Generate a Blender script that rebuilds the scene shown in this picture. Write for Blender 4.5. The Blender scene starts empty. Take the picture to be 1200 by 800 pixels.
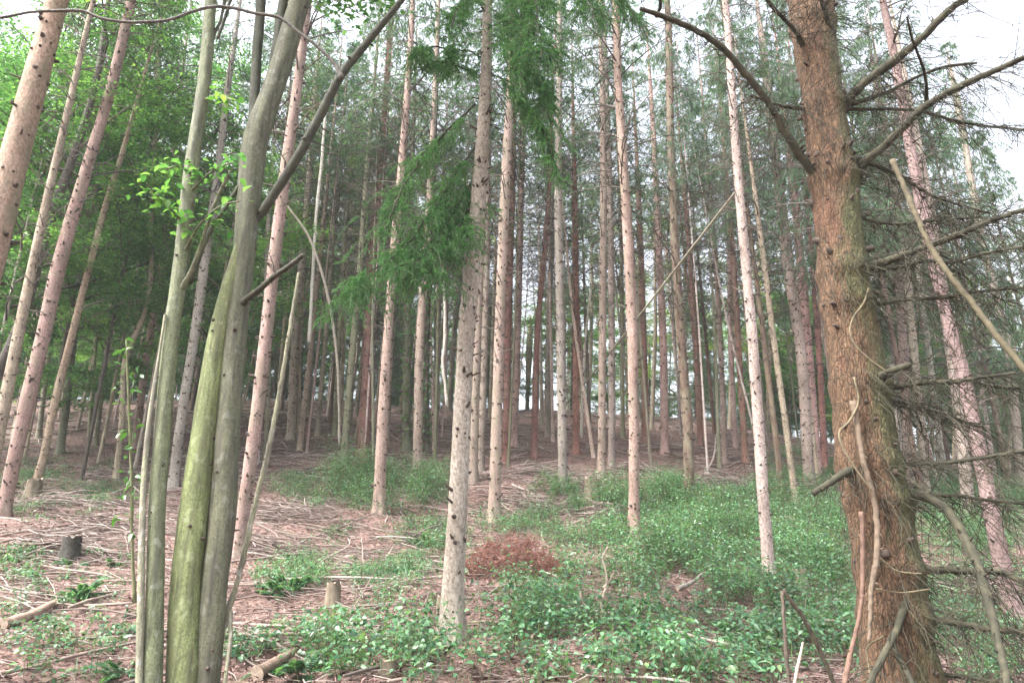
import bpy, math, random
import numpy as np
from mathutils import Vector, Matrix

random.seed(7)
RNG = np.random.default_rng(11)
S = bpy.context.scene
C = S.collection
PI = math.pi

# ------------------------------------------------------------------ camera
PITCH = math.radians(20.0)
FPX = 800.0                       # focal length in pixels of the 1200 wide photograph
EYE = np.array([0.0, 0.0, 1.6])
cam_d = bpy.data.cameras.new("camera")
cam_d.sensor_width = 36.0
cam_d.lens = 24.0
cam_d.clip_start = 0.05
cam_d.clip_end = 1500.0
cam = bpy.data.objects.new("camera", cam_d)
C.objects.link(cam)
cam.location = EYE
cam.rotation_euler = (PI / 2 + PITCH, 0, 0)
S.camera = cam

# ------------------------------------------------------------------ world, sun, exposure
SUN_EL, SUN_AZ = math.radians(55), math.radians(240)
w = bpy.data.worlds.new("World")
S.world = w
w.use_nodes = True
nt = w.node_tree
nt.nodes.clear()
sky = nt.nodes.new('ShaderNodeTexSky')
sky.sky_type = 'NISHITA'
sky.sun_disc = False
sky.sun_elevation = SUN_EL
sky.sun_rotation = SUN_AZ
sky.dust_density = 6.0
sky.ozone_density = 0.6
sky.air_density = 1.0
bg = nt.nodes.new('ShaderNodeBackground')
bg.inputs['Strength'].default_value = 0.15
hs = nt.nodes.new('ShaderNodeHueSaturation')       # overcast: a greyer sky
hs.inputs['Saturation'].default_value = 0.35
wo = nt.nodes.new('ShaderNodeOutputWorld')
nt.links.new(sky.outputs[0], hs.inputs['Color'])
nt.links.new(hs.outputs[0], bg.inputs['Color'])
nt.links.new(bg.outputs[0], wo.inputs['Surface'])
sun_d = bpy.data.lights.new("sun", 'SUN')
sun_d.energy = 1.5
sun_d.angle = math.radians(14)
sun_d.color = (1.0, 0.96, 0.9)
sun = bpy.data.objects.new("sun", sun_d)
C.objects.link(sun)
_sd = Vector((math.sin(SUN_AZ) * math.cos(SUN_EL), math.cos(SUN_AZ) * math.cos(SUN_EL), math.sin(SUN_EL)))
sun.rotation_euler = _sd.to_track_quat('Z', 'Y').to_euler()
sun.location = (0, 0, 60)
S.view_settings.view_transform = 'Standard'
S.view_settings.look = 'None'
S.view_settings.gamma = 1.0
S.view_settings.use_curve_mapping = False
S.view_settings.exposure = 2.32
S.render.engine = 'CYCLES'
S.cycles.use_denoising = True
S.cycles.max_bounces = 7
S.cycles.diffuse_bounces = 4
S.cycles.transmission_bounces = 4
S.cycles.caustics_reflective = False
S.cycles.caustics_refractive = False

# ------------------------------------------------------------------ helpers: noise, ground, camera rays
def _hash(i, j, k, seed):
    h = (i * 374761393 + j * 668265263 + k * 2147483647 + seed * 1274126177) & 0xFFFFFFFF
    h = ((h ^ (h >> 13)) * 1274126177) & 0xFFFFFFFF
    h = (h ^ (h >> 16)) & 0xFFFFFFFF
    return h.astype(np.float64) / 0xFFFFFFFF

def vnoise(p, seed=0):
    """smooth value noise in [-1, 1] for (N, 3) points"""
    p = np.asarray(p, float)
    f = np.floor(p)
    t = p - f
    t = t * t * (3 - 2 * t)
    i, j, k = [f[:, a].astype(np.int64) for a in range(3)]
    r = 0
    for a in (0, 1):
        for b in (0, 1):
            for c in (0, 1):
                wgt = (t[:, 0] if a else 1 - t[:, 0]) * (t[:, 1] if b else 1 - t[:, 1]) * (t[:, 2] if c else 1 - t[:, 2])
                r = r + wgt * _hash(i + a, j + b, k + c, seed)
    return r * 2 - 1

_gy = np.array([-300, -60, -30, -10, 0, 4, 7.5, 10, 13.5, 16, 20, 27, 34, 40, 46, 55, 70, 120, 500], float)
_gz = np.array([-20, -6, -3.4, -1.3, 0, .55, 1.13, 1.72, 2.5, 3.28, 4.9, 7.6, 9.95, 11.75, 12.7, 13.0, 12.2, 9, -6], float)
_ty = np.arange(-300, 500.01, 0.25)
_tz = np.interp(_ty, _gy, _gz)
for _ in range(3):
    _tz = np.convolve(np.pad(_tz, 3, mode='edge'), np.ones(7) / 7, 'valid')

def ground(x, y):
    x = np.asarray(x, float); y = np.asarray(y, float)
    z = np.interp(y, _ty, _tz)
    xr = np.clip(x, 0, 35)
    near = np.clip((y + 5) / 10, 0, 1)
    z = z - 0.0056 * xr ** 2 * near - 0.25 * np.clip(x - 35, 0, 200) * near * 0.4
    z = z + 0.6 * (1 - np.exp(-(np.clip(x, -400, 0) / 8) ** 2)) * near
    p = np.stack([x.ravel(), y.ravel(), np.zeros(x.size)], 1)
    n = 0.16 * vnoise(p * 0.33, 1) + 0.07 * vnoise(p * 0.9, 2) + 0.035 * vnoise(p * 2.3, 3)
    return z + n.reshape(x.shape)

def g1(x, y):
    return float(ground(np.array([x]), np.array([y]))[0])

CT, ST = math.cos(PITCH), math.sin(PITCH)
def ray(px, py):
    a, b = (px - 600) / FPX, -(py - 400) / FPX
    return np.array([a, CT - b * ST, ST + b * CT])

def at(px, py, d):
    """the point seen at that place of the photograph, d metres in front (along the ground)"""
    r = ray(px, py)
    return EYE + r * (d / r[1])

def hit(px, py):
    """where the sight line meets the hillside"""
    r = ray(px, py)
    r = r / r[1]
    ds = np.arange(2.0, 75, 0.05)
    P = EYE[None] + ds[:, None] * r[None]
    below = P[:, 2] < ground(P[:, 0], P[:, 1])
    i = int(np.argmax(below)) if below.any() else len(ds) - 1
    return P[i]

def project(P):
    q = P - EYE
    f = q[:, 1] * CT + q[:, 2] * ST
    u = -q[:, 1] * ST + q[:, 2] * CT
    f = np.maximum(f, 1e-3)
    return 600 + FPX * q[:, 0] / f, 400 - FPX * u / f, f

def nrm(v):
    return v / np.maximum(np.linalg.norm(v, axis=-1, keepdims=True), 1e-9)

# ------------------------------------------------------------------ mesh builder
class MB:
    def __init__(self):
        self.v, self.f, self.m, self.n = [], [], [], 0
    def add(self, verts, faces, mat=0):
        verts = np.asarray(verts, float).reshape(-1, 3)
        faces = np.asarray(faces, np.int64)
        if len(verts) == 0 or len(faces) == 0:
            return
        self.v.append(verts); self.f.append(faces + self.n); self.m.append(mat)
        self.n += len(verts)
    def tubes(self, P, R, sides=5, mat=0, phase=None):
        """a batch of tubes: P (N, K, 3) points, R (N, K) radii"""
        P = np.asarray(P, float); R = np.asarray(R, float)
        if P.ndim == 2:
            P, R = P[None], R[None]
        N, K, _ = P.shape
        T = np.gradient(P, axis=1)
        T = nrm(T)
        ref = np.where(np.abs(T[:, :1, 2:3]) > 0.8, np.array([1.0, 0, 0]), np.array([0, 0, 1.0]))
        U = nrm(np.cross(T, np.broadcast_to(ref, T.shape)))
        V = np.cross(T, U)
        a = np.arange(sides) / sides * 2 * PI
        ring = U[:, :, None, :] * np.cos(a)[None, None, :, None] + V[:, :, None, :] * np.sin(a)[None, None, :, None]
        verts = P[:, :, None, :] + ring * R[:, :, None, None]
        base = (np.arange(N) * K * sides)[:, None, None]
        k = (np.arange(K - 1) * sides)[None, :, None]
        s = np.arange(sides)[None, None, :]
        s2 = (s + 1) % sides
        q = np.stack([base + k + s, base + k + s2, base + k + sides + s2, base + k + sides + s], -1).reshape(-1, 4)
        self.add(verts.reshape(-1, 3), q, mat)
    def leaves(self, B, D, Nn, L, W, mat=0, fold=0.18, droop=0.15, rich=False):
        """a batch of leaves: base B, direction D, normal Nn, length L, width W"""
        B = np.asarray(B, float); D = nrm(np.asarray(D, float))
        Nn = np.asarray(Nn, float)
        X = nrm(np.cross(D, Nn)); Nn = np.cross(X, D)
        L = np.broadcast_to(np.asarray(L, float), (len(B),))[:, None]
        W = np.broadcast_to(np.asarray(W, float), (len(B),))[:, None]
        M = len(B)
        if not rich:
            mid = B + D * L * 0.45
            l = mid + X * W * .5 + Nn * W * fold
            r = mid - X * W * .5 + Nn * W * fold
            tip = B + D * L - Nn * L * droop
            V = np.stack([B, l, tip, r], 1)
            i = (np.arange(M) * 4)[:, None]
            F = np.concatenate([i + np.array([[0, 2, 1]]), i + np.array([[0, 3, 2]])])
        else:
            m1 = B + D * L * 0.35; m2 = B + D * L * 0.7 - Nn * L * droop * .45
            tip = B + D * L - Nn * L * droop
            l1 = m1 + X * W * .5 + Nn * W * fold; r1 = m1 - X * W * .5 + Nn * W * fold
            l2 = m2 + X * W * .34 + Nn * W * fold * .7; r2 = m2 - X * W * .34 + Nn * W * fold * .7
            V = np.stack([B, l1, l2, tip, r2, r1, m1, m2], 1)
            i = (np.arange(M) * 8)[:, None]
            F = np.concatenate([i + np.array([t]) for t in
                                ((0, 6, 1), (1, 6, 7), (1, 7, 2), (2, 7, 3), (0, 5, 6), (5, 4, 7), (5, 7, 6), (4, 3, 7))])
        self.add(V.reshape(-1, 3), F, mat)
    def mesh(self, name, mats, smooth=True):
        me = bpy.data.meshes.new(name)
        V = np.concatenate(self.v)
        me.vertices.add(len(V)); me.vertices.foreach_set('co', V.ravel())
        ls, tot, mi = [], [], []
        for f, m in zip(self.f, self.m):
            ls.append(f.ravel()); tot.append(np.full(len(f), f.shape[1])); mi.append(np.full(len(f), m))
        ls = np.concatenate(ls); tot = np.concatenate(tot); mi = np.concatenate(mi)
        me.loops.add(len(ls)); me.loops.foreach_set('vertex_index', ls.astype(np.int32))
        me.polygons.add(len(tot))
        me.polygons.foreach_set('loop_start', np.concatenate([[0], np.cumsum(tot)[:-1]]).astype(np.int32))
        me.polygons.foreach_set('loop_total', tot.astype(np.int32))
        me.polygons.foreach_set('material_index', mi.astype(np.int32))
        me.polygons.foreach_set('use_smooth', np.full(len(tot), bool(smooth)))
        for m in (mats if isinstance(mats, (list, tuple)) else [mats]):
            me.materials.append(m)
        me.update(calc_edges=True)
        return me

def obj(name, me, parent=None, loc=(0, 0, 0), rot=None, scale=None, color=None):
    o = bpy.data.objects.new(name, me)
    C.objects.link(o)
    o.location = loc
    if rot is not None:
        if isinstance(rot, Matrix):
            o.rotation_mode = 'QUATERNION'; o.rotation_quaternion = rot.to_quaternion()
        else:
            o.rotation_euler = rot
    if scale is not None:
        o.scale = scale
    if parent is not None:
        o.parent = parent
    if color is not None:
        o.color = (*color, 1.0) if len(color) == 3 else tuple(color)
    return o

def tag(o, label=None, cat=None, group=None, kind=None):
    if label: o['label'] = label
    if cat: o['category'] = cat
    if group: o['group'] = group
    if kind: o['kind'] = kind
    return o

def thing(name, label, cat, loc=(0, 0, 0), group=None):
    o = bpy.data.objects.new(name, None)
    o.empty_display_size = 0.2
    C.objects.link(o)
    o.location = loc
    return tag(o, label, cat, group)

def smooth_line(P, n):
    """Catmull-Rom through P (K, m), n samples"""
    P = np.asarray(P, float)
    if len(P) == 2:
        t = np.linspace(0, 1, n)[:, None]
        return P[0] * (1 - t) + P[1] * t
    seg = np.maximum(np.linalg.norm(np.diff(P[:, :3], axis=0), axis=1), 1e-6)
    cum = np.concatenate([[0], np.cumsum(seg)])
    sl = np.diff(P, axis=0) / seg[:, None]
    M = np.concatenate([sl[:1], (sl[:-1] * seg[1:, None] + sl[1:] * seg[:-1, None]) / (seg[1:] + seg[:-1])[:, None], sl[-1:]])
    s = np.linspace(0, cum[-1], n)
    i = np.clip(np.searchsorted(cum, s, side='right') - 1, 0, len(P) - 2)
    h = seg[i][:, None]
    t = ((s - cum[i]) / seg[i])[:, None]
    return ((2 * t ** 3 - 3 * t ** 2 + 1) * P[i] + (t ** 3 - 2 * t ** 2 + t) * h * M[i]
            + (3 * t ** 2 - 2 * t ** 3) * P[i + 1] + (t ** 3 - t ** 2) * h * M[i + 1])

# ------------------------------------------------------------------ materials
def new_mat(name):
    m = bpy.data.materials.new(name)
    m.use_nodes = True
    t = m.node_tree
    b = t.nodes['Principled BSDF']
    return m, t, b

def N(t, typ, **kw):
    n = t.nodes.new(typ)
    for k, v in kw.items():
        if k in n.inputs.keys():
            n.inputs[k].default_value = v
        else:
            setattr(n, k, v)
    return n

def ramp(t, src, stops):
    r = t.nodes.new('ShaderNodeValToRGB')
    e = r.color_ramp.elements
    while len(e) < len(stops):
        e.new(0.5)
    for i, (p, c) in enumerate(stops):
        e[i].position = p
        e[i].color = (*c, 1) if len(c) == 3 else c
    t.links.new(src, r.inputs[0])
    return r

def mixc(t, fac, a, b, mode='MIX'):
    m = t.nodes.new('ShaderNodeMix')
    m.data_type = 'RGBA'; m.blend_type = mode
    for sock, val in ((m.inputs[0], fac), (m.inputs[6], a), (m.inputs[7], b)):
        if hasattr(val, 'links') or hasattr(val, 'is_linked'):
            t.links.new(val, sock)
        elif isinstance(val, (int, float)):
            sock.default_value = val
        else:
            sock.default_value = (*val, 1)
    return m.outputs[2]

def coords(t, sx, sy, sz):
    tc = t.nodes.new('ShaderNodeTexCoord')
    mp = t.nodes.new('ShaderNodeMapping')
    mp.inputs['Scale'].default_value = (sx, sy, sz)
    t.links.new(tc.outputs['Object'], mp.inputs[0])
    return mp.outputs[0]

def g3(v):
    return (v, v, v)

def mat_spruce_bark():
    m, t, b = new_mat("spruce_bark")
    oi = t.nodes.new('ShaderNodeObjectInfo')
    n1 = N(t, 'ShaderNodeTexNoise', Scale=1.0, Detail=7.0, Roughness=.75); t.links.new(coords(t, 34, 34, 17), n1.inputs['Vector'])
    n2 = N(t, 'ShaderNodeTexNoise', Scale=1.0, Detail=4.0); t.links.new(coords(t, 3.5, 3.5, 1.4), n2.inputs['Vector'])
    nd = N(t, 'ShaderNodeTexNoise', Scale=1.0, Detail=3.0); t.links.new(coords(t, 30, 30, 30), nd.inputs['Vector'])
    wv = mixc(t, .7, coords(t, 70, 70, 40), nd.outputs[1], 'ADD')
    v = N(t, 'ShaderNodeTexVoronoi', Scale=1.0); t.links.new(wv, v.inputs['Vector'])
    r1 = ramp(t, n1.outputs[0], [(.30, g3(.35)), (.46, g3(.88)), (.58, g3(1.08)), (.75, g3(1.4))])
    r2 = ramp(t, n2.outputs[0], [(.3, (.66, .64, .62)), (.7, (1.15, 1.15, 1.15))])
    hv = t.nodes.new('ShaderNodeSeparateColor'); t.links.new(v.outputs['Color'], hv.inputs[0])
    r3 = ramp(t, hv.outputs[0], [(.0, (.62, .58, .55)), (.5, g3(.97)), (1, (1.22, 1.22, 1.24))])
    c = mixc(t, 1.0, oi.outputs['Color'], r1.outputs[0], 'MULTIPLY')
    c = mixc(t, 1.0, c, r2.outputs[0], 'MULTIPLY')
    c = mixc(t, .75, c, r3.outputs[0], 'MULTIPLY')
    # dark lenticels and scars
    n4 = N(t, 'ShaderNodeTexNoise', Scale=1.0, Detail=2.0); t.links.new(coords(t, 26, 26, 60), n4.inputs['Vector'])
    r5 = ramp(t, n4.outputs[0], [(.66, g3(0)), (.72, g3(.75))])
    c = mixc(t, r5.outputs[0], c, (.07, .05, .042))
    # grey green algae in soft patches
    n3 = N(t, 'ShaderNodeTexNoise', Scale=1.0, Detail=6.0, Roughness=.65); t.links.new(coords(t, 7, 7, 2.2), n3.inputs['Vector'])
    mv = N(t, 'ShaderNodeMath', operation='MULTIPLY_ADD'); mv.inputs[1].default_value = .3; t.links.new(oi.outputs['Alpha'], mv.inputs[0]); t.links.new(n3.outputs[0], mv.inputs[2])
    r4 = ramp(t, mv.outputs[0], [(.64, g3(0)), (.92, g3(.75))])
    c = mixc(t, r4.outputs[0], c, (.2, .19, .135))
    t.links.new(c, b.inputs['Base Color'])
    b.inputs['Roughness'].default_value = .88
    b.inputs['Specular IOR Level'].default_value = .25
    bp = N(t, 'ShaderNodeBump', Strength=.9, Distance=.014)
    t.links.new(n1.outputs[0], bp.inputs['Height']); t.links.new(bp.outputs[0], b.inputs['Normal'])
    return m

def mat_old_bark():
    m, t, b = new_mat("old_mossy_bark")
    n1 = N(t, 'ShaderNodeTexNoise', Scale=1.0, Detail=9.0, Roughness=.72, Distortion=.6); t.links.new(coords(t, 30, 30, 9), n1.inputs['Vector'])
    n0 = N(t, 'ShaderNodeTexNoise', Scale=1.0, Detail=4.0); t.links.new(coords(t, 12, 12, 6), n0.inputs['Vector'])
    wv = mixc(t, .12, coords(t, 60, 60, 16), n0.outputs[1], 'ADD')
    v = N(t, 'ShaderNodeTexVoronoi', Scale=1.0); v.feature = 'DISTANCE_TO_EDGE'; t.links.new(wv, v.inputs['Vector'])
    base = ramp(t, n1.outputs[0], [(.30, (.015, .009, .006)), (.42, (.066, .035, .020)), (.54, (.14, .076, .043)), (.72, (.235, .145, .088))])
    crack = ramp(t, v.outputs['Distance'], [(.0, g3(.55)), (.18, g3(1))])
    c = mixc(t, .6, base.outputs[0], crack.outputs[0], 'MULTIPLY')
    # green algae: on one flank of the trunk and in patches
    geo = t.nodes.new('ShaderNodeNewGeometry')
    sx = t.nodes.new('ShaderNodeSeparateXYZ'); t.links.new(geo.outputs['Normal'], sx.inputs[0])
    n3 = N(t, 'ShaderNodeTexNoise', Scale=1.0, Detail=6.0, Roughness=.6); t.links.new(coords(t, 4, 4, 1.7), n3.inputs['Vector'])
    ma = N(t, 'ShaderNodeMath', operation='MULTIPLY_ADD'); ma.inputs[1].default_value = .30
    t.links.new(sx.outputs[0], ma.inputs[0]); t.links.new(n3.outputs[0], ma.inputs[2])
    r4 = ramp(t, ma.outputs[0], [(.38, g3(.08)), (.64, g3(.92))])
    n4 = N(t, 'ShaderNodeTexNoise', Scale=1.0, Detail=4.0); t.links.new(coords(t, 50, 50, 40), n4.inputs['Vector'])
    moss = ramp(t, n4.outputs[0], [(.3, (.04, .045, .018)), (.7, (.11, .115, .045))])
    c = mixc(t, r4.outputs[0], c, moss.outputs[0])
    # red flaking patches near the foot
    n5 = N(t, 'ShaderNodeTexNoise', Scale=1.0, Detail=3.0); t.links.new(coords(t, 3, 3, 1.0), n5.inputs['Vector'])
    r5 = ramp(t, n5.outputs[0], [(.58, g3(0)), (.7, g3(.6))])
    c = mixc(t, r5.outputs[0], c, (.2, .085, .055))
    t.links.new(c, b.inputs['Base Color'])
    b.inputs['Roughness'].default_value = .9
    bp = N(t, 'ShaderNodeBump', Strength=1.0, Distance=.035)
    h = mixc(t, .5, n1.outputs[0], crack.outputs[0])
    t.links.new(h, bp.inputs['Height']); t.links.new(bp.outputs[0], b.inputs['Normal'])
    return m

def mat_smooth_bark():
    m, t, b = new_mat("smooth_algae_bark")
    oi = t.nodes.new('ShaderNodeObjectInfo')
    n1 = N(t, 'ShaderNodeTexNoise', Scale=1.0, Detail=6.0, Roughness=.6); t.links.new(coords(t, 20, 20, 7), n1.inputs['Vector'])
    n2 = N(t, 'ShaderNodeTexNoise', Scale=1.0, Detail=5.0, Roughness=.7); t.links.new(coords(t, 90, 90, 60), n2.inputs['Vector'])
    n3 = N(t, 'ShaderNodeTexNoise', Scale=1.0, Detail=3.0); t.links.new(coords(t, 14, 14, 2.0), n3.inputs['Vector'])
    n5 = N(t, 'ShaderNodeTexNoise', Scale=1.0, Detail=5.0); t.links.new(coords(t, 16, 16, 12), n5.inputs['Vector'])
    r1 = ramp(t, n1.outputs[0], [(.3, (.62, .62, .55)), (.7, (1.15, 1.15, 1.05))])
    c = mixc(t, 1, oi.outputs['Color'], r1.outputs[0], 'MULTIPLY')
    r2 = ramp(t, n2.outputs[0], [(.32, g3(.45)), (.48, g3(.95)), (.68, g3(1.4))])
    c = mixc(t, 1, c, r2.outputs[0], 'MULTIPLY')
    grey = ramp(t, n3.outputs[0], [(.5, g3(0)), (.62, g3(.75))])
    gc = mixc(t, 1, oi.outputs['Color'], (.62, .56, .62), 'MULTIPLY')
    c = mixc(t, grey.outputs[0], c, gc)
    lich = ramp(t, n5.outputs[0], [(.58, g3(0)), (.66, g3(.5))])
    lc = mixc(t, 1, oi.outputs['Color'], (1.7, 1.65, 2.1), 'MULTIPLY')
    c = mixc(t, lich.outputs[0], c, lc)
    n6 = N(t, 'ShaderNodeTexNoise', Scale=1.0, Detail=5.0, Roughness=.7); t.links.new(coords(t, 30, 30, 2.6), n6.inputs['Vector'])
    r6 = ramp(t, n6.outputs[0], [(.32, g3(.3)), (.48, g3(.9)), (.7, g3(1.3))])
    c = mixc(t, .8, c, r6.outputs[0], 'MULTIPLY')
    t.links.new(c, b.inputs['Base Color'])
    b.inputs['Roughness'].default_value = .75
    bp = N(t, 'ShaderNodeBump', Strength=.6, Distance=.008)
    t.links.new(n2.outputs[0], bp.inputs['Height']); t.links.new(bp.outputs[0], b.inputs['Normal'])
    return m

def mat_simple(name, stops, scale=(20, 20, 20), rough=.85, bump=.3, island=0.0, objcol=False):
    m, t, b = new_mat(name)
    n1 = N(t, 'ShaderNodeTexNoise', Scale=1.0, Detail=5.0, Roughness=.6); t.links.new(coords(t, *scale), n1.inputs['Vector'])
    src = n1.outputs[0]
    if island:
        geo = t.nodes.new('ShaderNodeNewGeometry')
        mx = N(t, 'ShaderNodeMix'); mx.inputs[0].default_value = island
        t.links.new(src, mx.inputs[2]); t.links.new(geo.outputs['Random Per Island'], mx.inputs[3])
        src = mx.outputs[0]
    c = ramp(t, src, stops).outputs[0]
    if objcol:
        oi = t.nodes.new('ShaderNodeObjectInfo')
        c = mixc(t, 1, c, oi.outputs['Color'], 'MULTIPLY')
    t.links.new(c, b.inputs['Base Color'])
    b.inputs['Roughness'].default_value = rough
    if bump:
        bp = N(t, 'ShaderNodeBump', Strength=bump, Distance=.006)
        t.links.new(n1.outputs[0], bp.inputs['Height']); t.links.new(bp.outputs[0], b.inputs['Normal'])
    return m

def mat_leaf(name, cols, trans=.35, rough=.5, objvar=True, spec=.5, patch=(1.1, .75, 1.25)):
    """leaf: colour varies leaf by leaf; some light passes through"""
    m, t, b = new_mat(name)
    geo = t.nodes.new('ShaderNodeNewGeometry')
    k = len(cols)
    c = ramp(t, geo.outputs['Random Per Island'], [(i / max(1, k - 1), cc) for i, cc in enumerate(cols)]).outputs[0]
    n = N(t, 'ShaderNodeTexNoise', Scale=1.0, Detail=2.0); t.links.new(coords(t, patch[0], patch[0], patch[0]), n.inputs['Vector'])
    r = ramp(t, n.outputs[0], [(.3, (patch[1], patch[1] + .05, patch[1] + .05)), (.7, (patch[2], patch[2] - .05, patch[2] - .15))])
    c = mixc(t, 1, c, r.outputs[0], 'MULTIPLY')
    if objvar:
        oi = t.nodes.new('ShaderNodeObjectInfo')
        rr = ramp(t, oi.outputs['Random'], [(0, (.8, .85, .95)), (.5, (1, 1, 1)), (1, (1.25, 1.15, .9))])
        c = mixc(t, 1, c, rr.outputs[0], 'MULTIPLY')
    t.links.new(c, b.inputs['Base Color'])
    b.inputs['Roughness'].default_value = rough
    b.inputs['Specular IOR Level'].default_value = spec
    tr = t.nodes.new('ShaderNodeBsdfTranslucent')
    c2 = mixc(t, 1, c, (1.5, 1.6, .8), 'MULTIPLY')
    t.links.new(c2, tr.inputs['Color'])
    ms = t.nodes.new('ShaderNodeMixShader'); ms.inputs[0].default_value = trans
    t.links.new(b.outputs[0], ms.inputs[1]); t.links.new(tr.outputs[0], ms.inputs[2])
    t.links.new(ms.outputs[0], t.nodes['Material Output'].inputs['Surface'])
    return m

def mat_ground():
    m, t, b = new_mat("forest_floor")
    n1 = N(t, 'ShaderNodeTexNoise', Scale=1.0, Detail=8.0, Roughness=.7); t.links.new(coords(t, 14, 14, 14), n1.inputs['Vector'])
    n2 = N(t, 'ShaderNodeTexNoise', Scale=1.0, Detail=5.0); t.links.new(coords(t, .7, .7, .7), n2.inputs['Vector'])
    n3 = N(t, 'ShaderNodeTexNoise', Scale=1.0, Detail=6.0); t.links.new(coords(t, 1.6, 1.6, 1.6), n3.inputs['Vector'])
    c1 = ramp(t, n1.outputs[0], [(.30, (.014, .009, .007)), (.43, (.065, .036, .029)), (.53, (.16, .10, .086)), (.68, (.30, .22, .195))])
    c2 = ramp(t, n2.outputs[0], [(.35, (.8, .75, .72)), (.65, (1.15, 1.1, 1.1))])
    c = mixc(t, 1, c1.outputs[0], c2.outputs[0], 'MULTIPLY')
    ms = ramp(t, n3.outputs[0], [(.58, g3(0)), (.72, g3(.55))])
    c = mixc(t, ms.outputs[0], c, (.07, .10, .035))
    t.links.new(c, b.inputs['Base Color'])
    b.inputs['Roughness'].default_value = .95
    bp = N(t, 'ShaderNodeBump', Strength=.8, Distance=.03)
    t.links.new(n1.outputs[0], bp.inputs['Height']); t.links.new(bp.outputs[0], b.inputs['Normal'])
    return m

M_BARK = mat_spruce_bark()
M_OLD = mat_old_bark()
M_SMOOTH = mat_smooth_bark()
M_GROUND = mat_ground()
M_KNOT = mat_simple("dark_knot", [(.3, (.025, .018, .014)), (.7, (.09, .065, .05))], (40, 40, 40), .9, 0)
M_TWIG = mat_simple("dead_twig", [(.25, (.04, .033, .027)), (.75, (.15, .125, .105))], (6, 6, 6), .9, 0, island=.6)
M_MTWIG = mat_simple("mossy_twig", [(.28, (.013, .013, .009)), (.5, (.036, .034, .02)), (.75, (.085, .075, .045))], (14, 14, 14), .9, .5, island=.15)
M_STICK = mat_simple("fallen_wood", [(.25, (.35, .33, .31)), (.5, (.75, .74, .72)), (.8, (1.2, 1.2, 1.18))], (9, 26, 26), .85, .4, objcol=True)
M_LITTER = mat_simple("litter_flakes", [(.0, (.028, .014, .010)), (.3, (.09, .043, .034)), (.55, (.165, .09, .074)), (.8, (.30, .205, .18)), (1, (.17, .06, .04))], (3, 3, 3), .8, 0, island=.85)
M_LTWIG = mat_simple("litter_twigs", [(.0, (.06, .042, .034)), (.4, (.155, .112, .097)), (.8, (.29, .235, .21)), (1, (.42, .36, .325))], (3, 3, 3), .85, 0, island=.9)
M_RED = mat_simple("dead_red_needles", [(.0, (.075, .03, .021)), (.5, (.19, .075, .055)), (1, (.31, .165, .125))], (3, 3, 3), .9, 0, island=.9)
M_CUT = mat_simple("weathered_cut_wood", [(.3, (.20, .15, .11)), (.7, (.42, .34, .27))], (30, 30, 30), .8, .3)
M_STUMP = mat_simple("stump_bark", [(.3, (.07, .055, .04)), (.5, (.16, .13, .09)), (.75, (.26, .21, .16))], (14, 14, 6), .9, .6)
M_CHAR = mat_simple("dark_rotten_wood", [(.3, (.015, .014, .012)), (.7, (.06, .055, .045))], (18, 18, 18), .95, .6)
M_NEEDLE = mat_leaf("spruce_needles", [(.028, .078, .042), (.045, .11, .055), (.062, .14, .068), (.09, .185, .09)], .45, .55)
M_BOUGH = mat_leaf("near_needles", [(.05, .14, .065), (.075, .19, .085), (.11, .25, .115), (.16, .33, .155)], .5, .5, objvar=False)
M_LEAF = mat_leaf("beech_leaves", [(.035, .105, .042), (.062, .152, .058), (.095, .2, .075), (.14, .265, .10)], .52, .45)
M_YLEAF = mat_leaf("pale_leaves", [(.08, .14, .05), (.12, .19, .065), (.17, .25, .08)], .45, .5)
M_HERB = mat_leaf("undergrowth_leaves", [(.018, .055, .03), (.035, .10, .052), (.06, .155, .08), (.09, .205, .105), (.15, .285, .16), (.075, .18, .09), (.12, .18, .075)], .33, .36, objvar=False, spec=.7, patch=(2.6, .55, 1.6))
M_STEM = mat_simple("green_stem", [(.3, (.08, .10, .04)), (.7, (.17, .16, .08))], (20, 20, 20), .8, 0)
M_HOLLY = mat_leaf("holly_leaf", [(.05, .15, .035), (.085, .22, .05)], .25, .25, spec=.8)

TINT = dict(pink=(.36, .265, .235), pale=(.53, .43, .39), red=(.28, .14, .118), brown=(.155, .105, .083),
            grey=(.34, .30, .26), green=(.22, .225, .15), tan=(.34, .29, .22), dark=(.07, .058, .045), white=(.60, .54, .49))

# ------------------------------------------------------------------ the ground
def axis_grid(lo, hi, a, b, fine):
    xs = list(np.arange(a, b + 1e-6, fine))
    s, x = fine, b
    while x < hi:
        s *= 1.18; x += s; xs.append(min(x, hi))
    s, x = fine, a
    while x > lo:
        s *= 1.18; x -= s; xs.insert(0, max(x, lo))
    return np.array(xs)

gx = axis_grid(-450, 450, -11, 12, .11)
gy = axis_grid(-280, 480, 3.5, 26, .11)
X, Y = np.meshgrid(gx, gy)
Z = ground(X, Y)
pp = np.stack([X.ravel(), Y.ravel(), 0 * X.ravel()], 1)
fade = np.exp(-np.clip(np.hypot(X, Y - 10) - 14, 0, 1e9) / 10).ravel()
Z = Z + ((0.05 * vnoise(pp * 3.1, 23) * np.abs(vnoise(pp * 1.1, 24)) + 0.034 * vnoise(pp * 6, 21) + .02 * vnoise(pp * 13, 22)) * fade).reshape(Z.shape)
nx, ny = len(gx), len(gy)
i = np.arange(nx * ny).reshape(ny, nx)
mb = MB()
mb.add(np.stack([X.ravel(), Y.ravel(), Z.ravel()], 1),
       np.stack([i[:-1, :-1], i[:-1, 1:], i[1:, 1:], i[1:, :-1]], -1).reshape(-1, 4))
tag(obj("ground", mb.mesh("ground", M_GROUND)), kind='structure')

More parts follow.
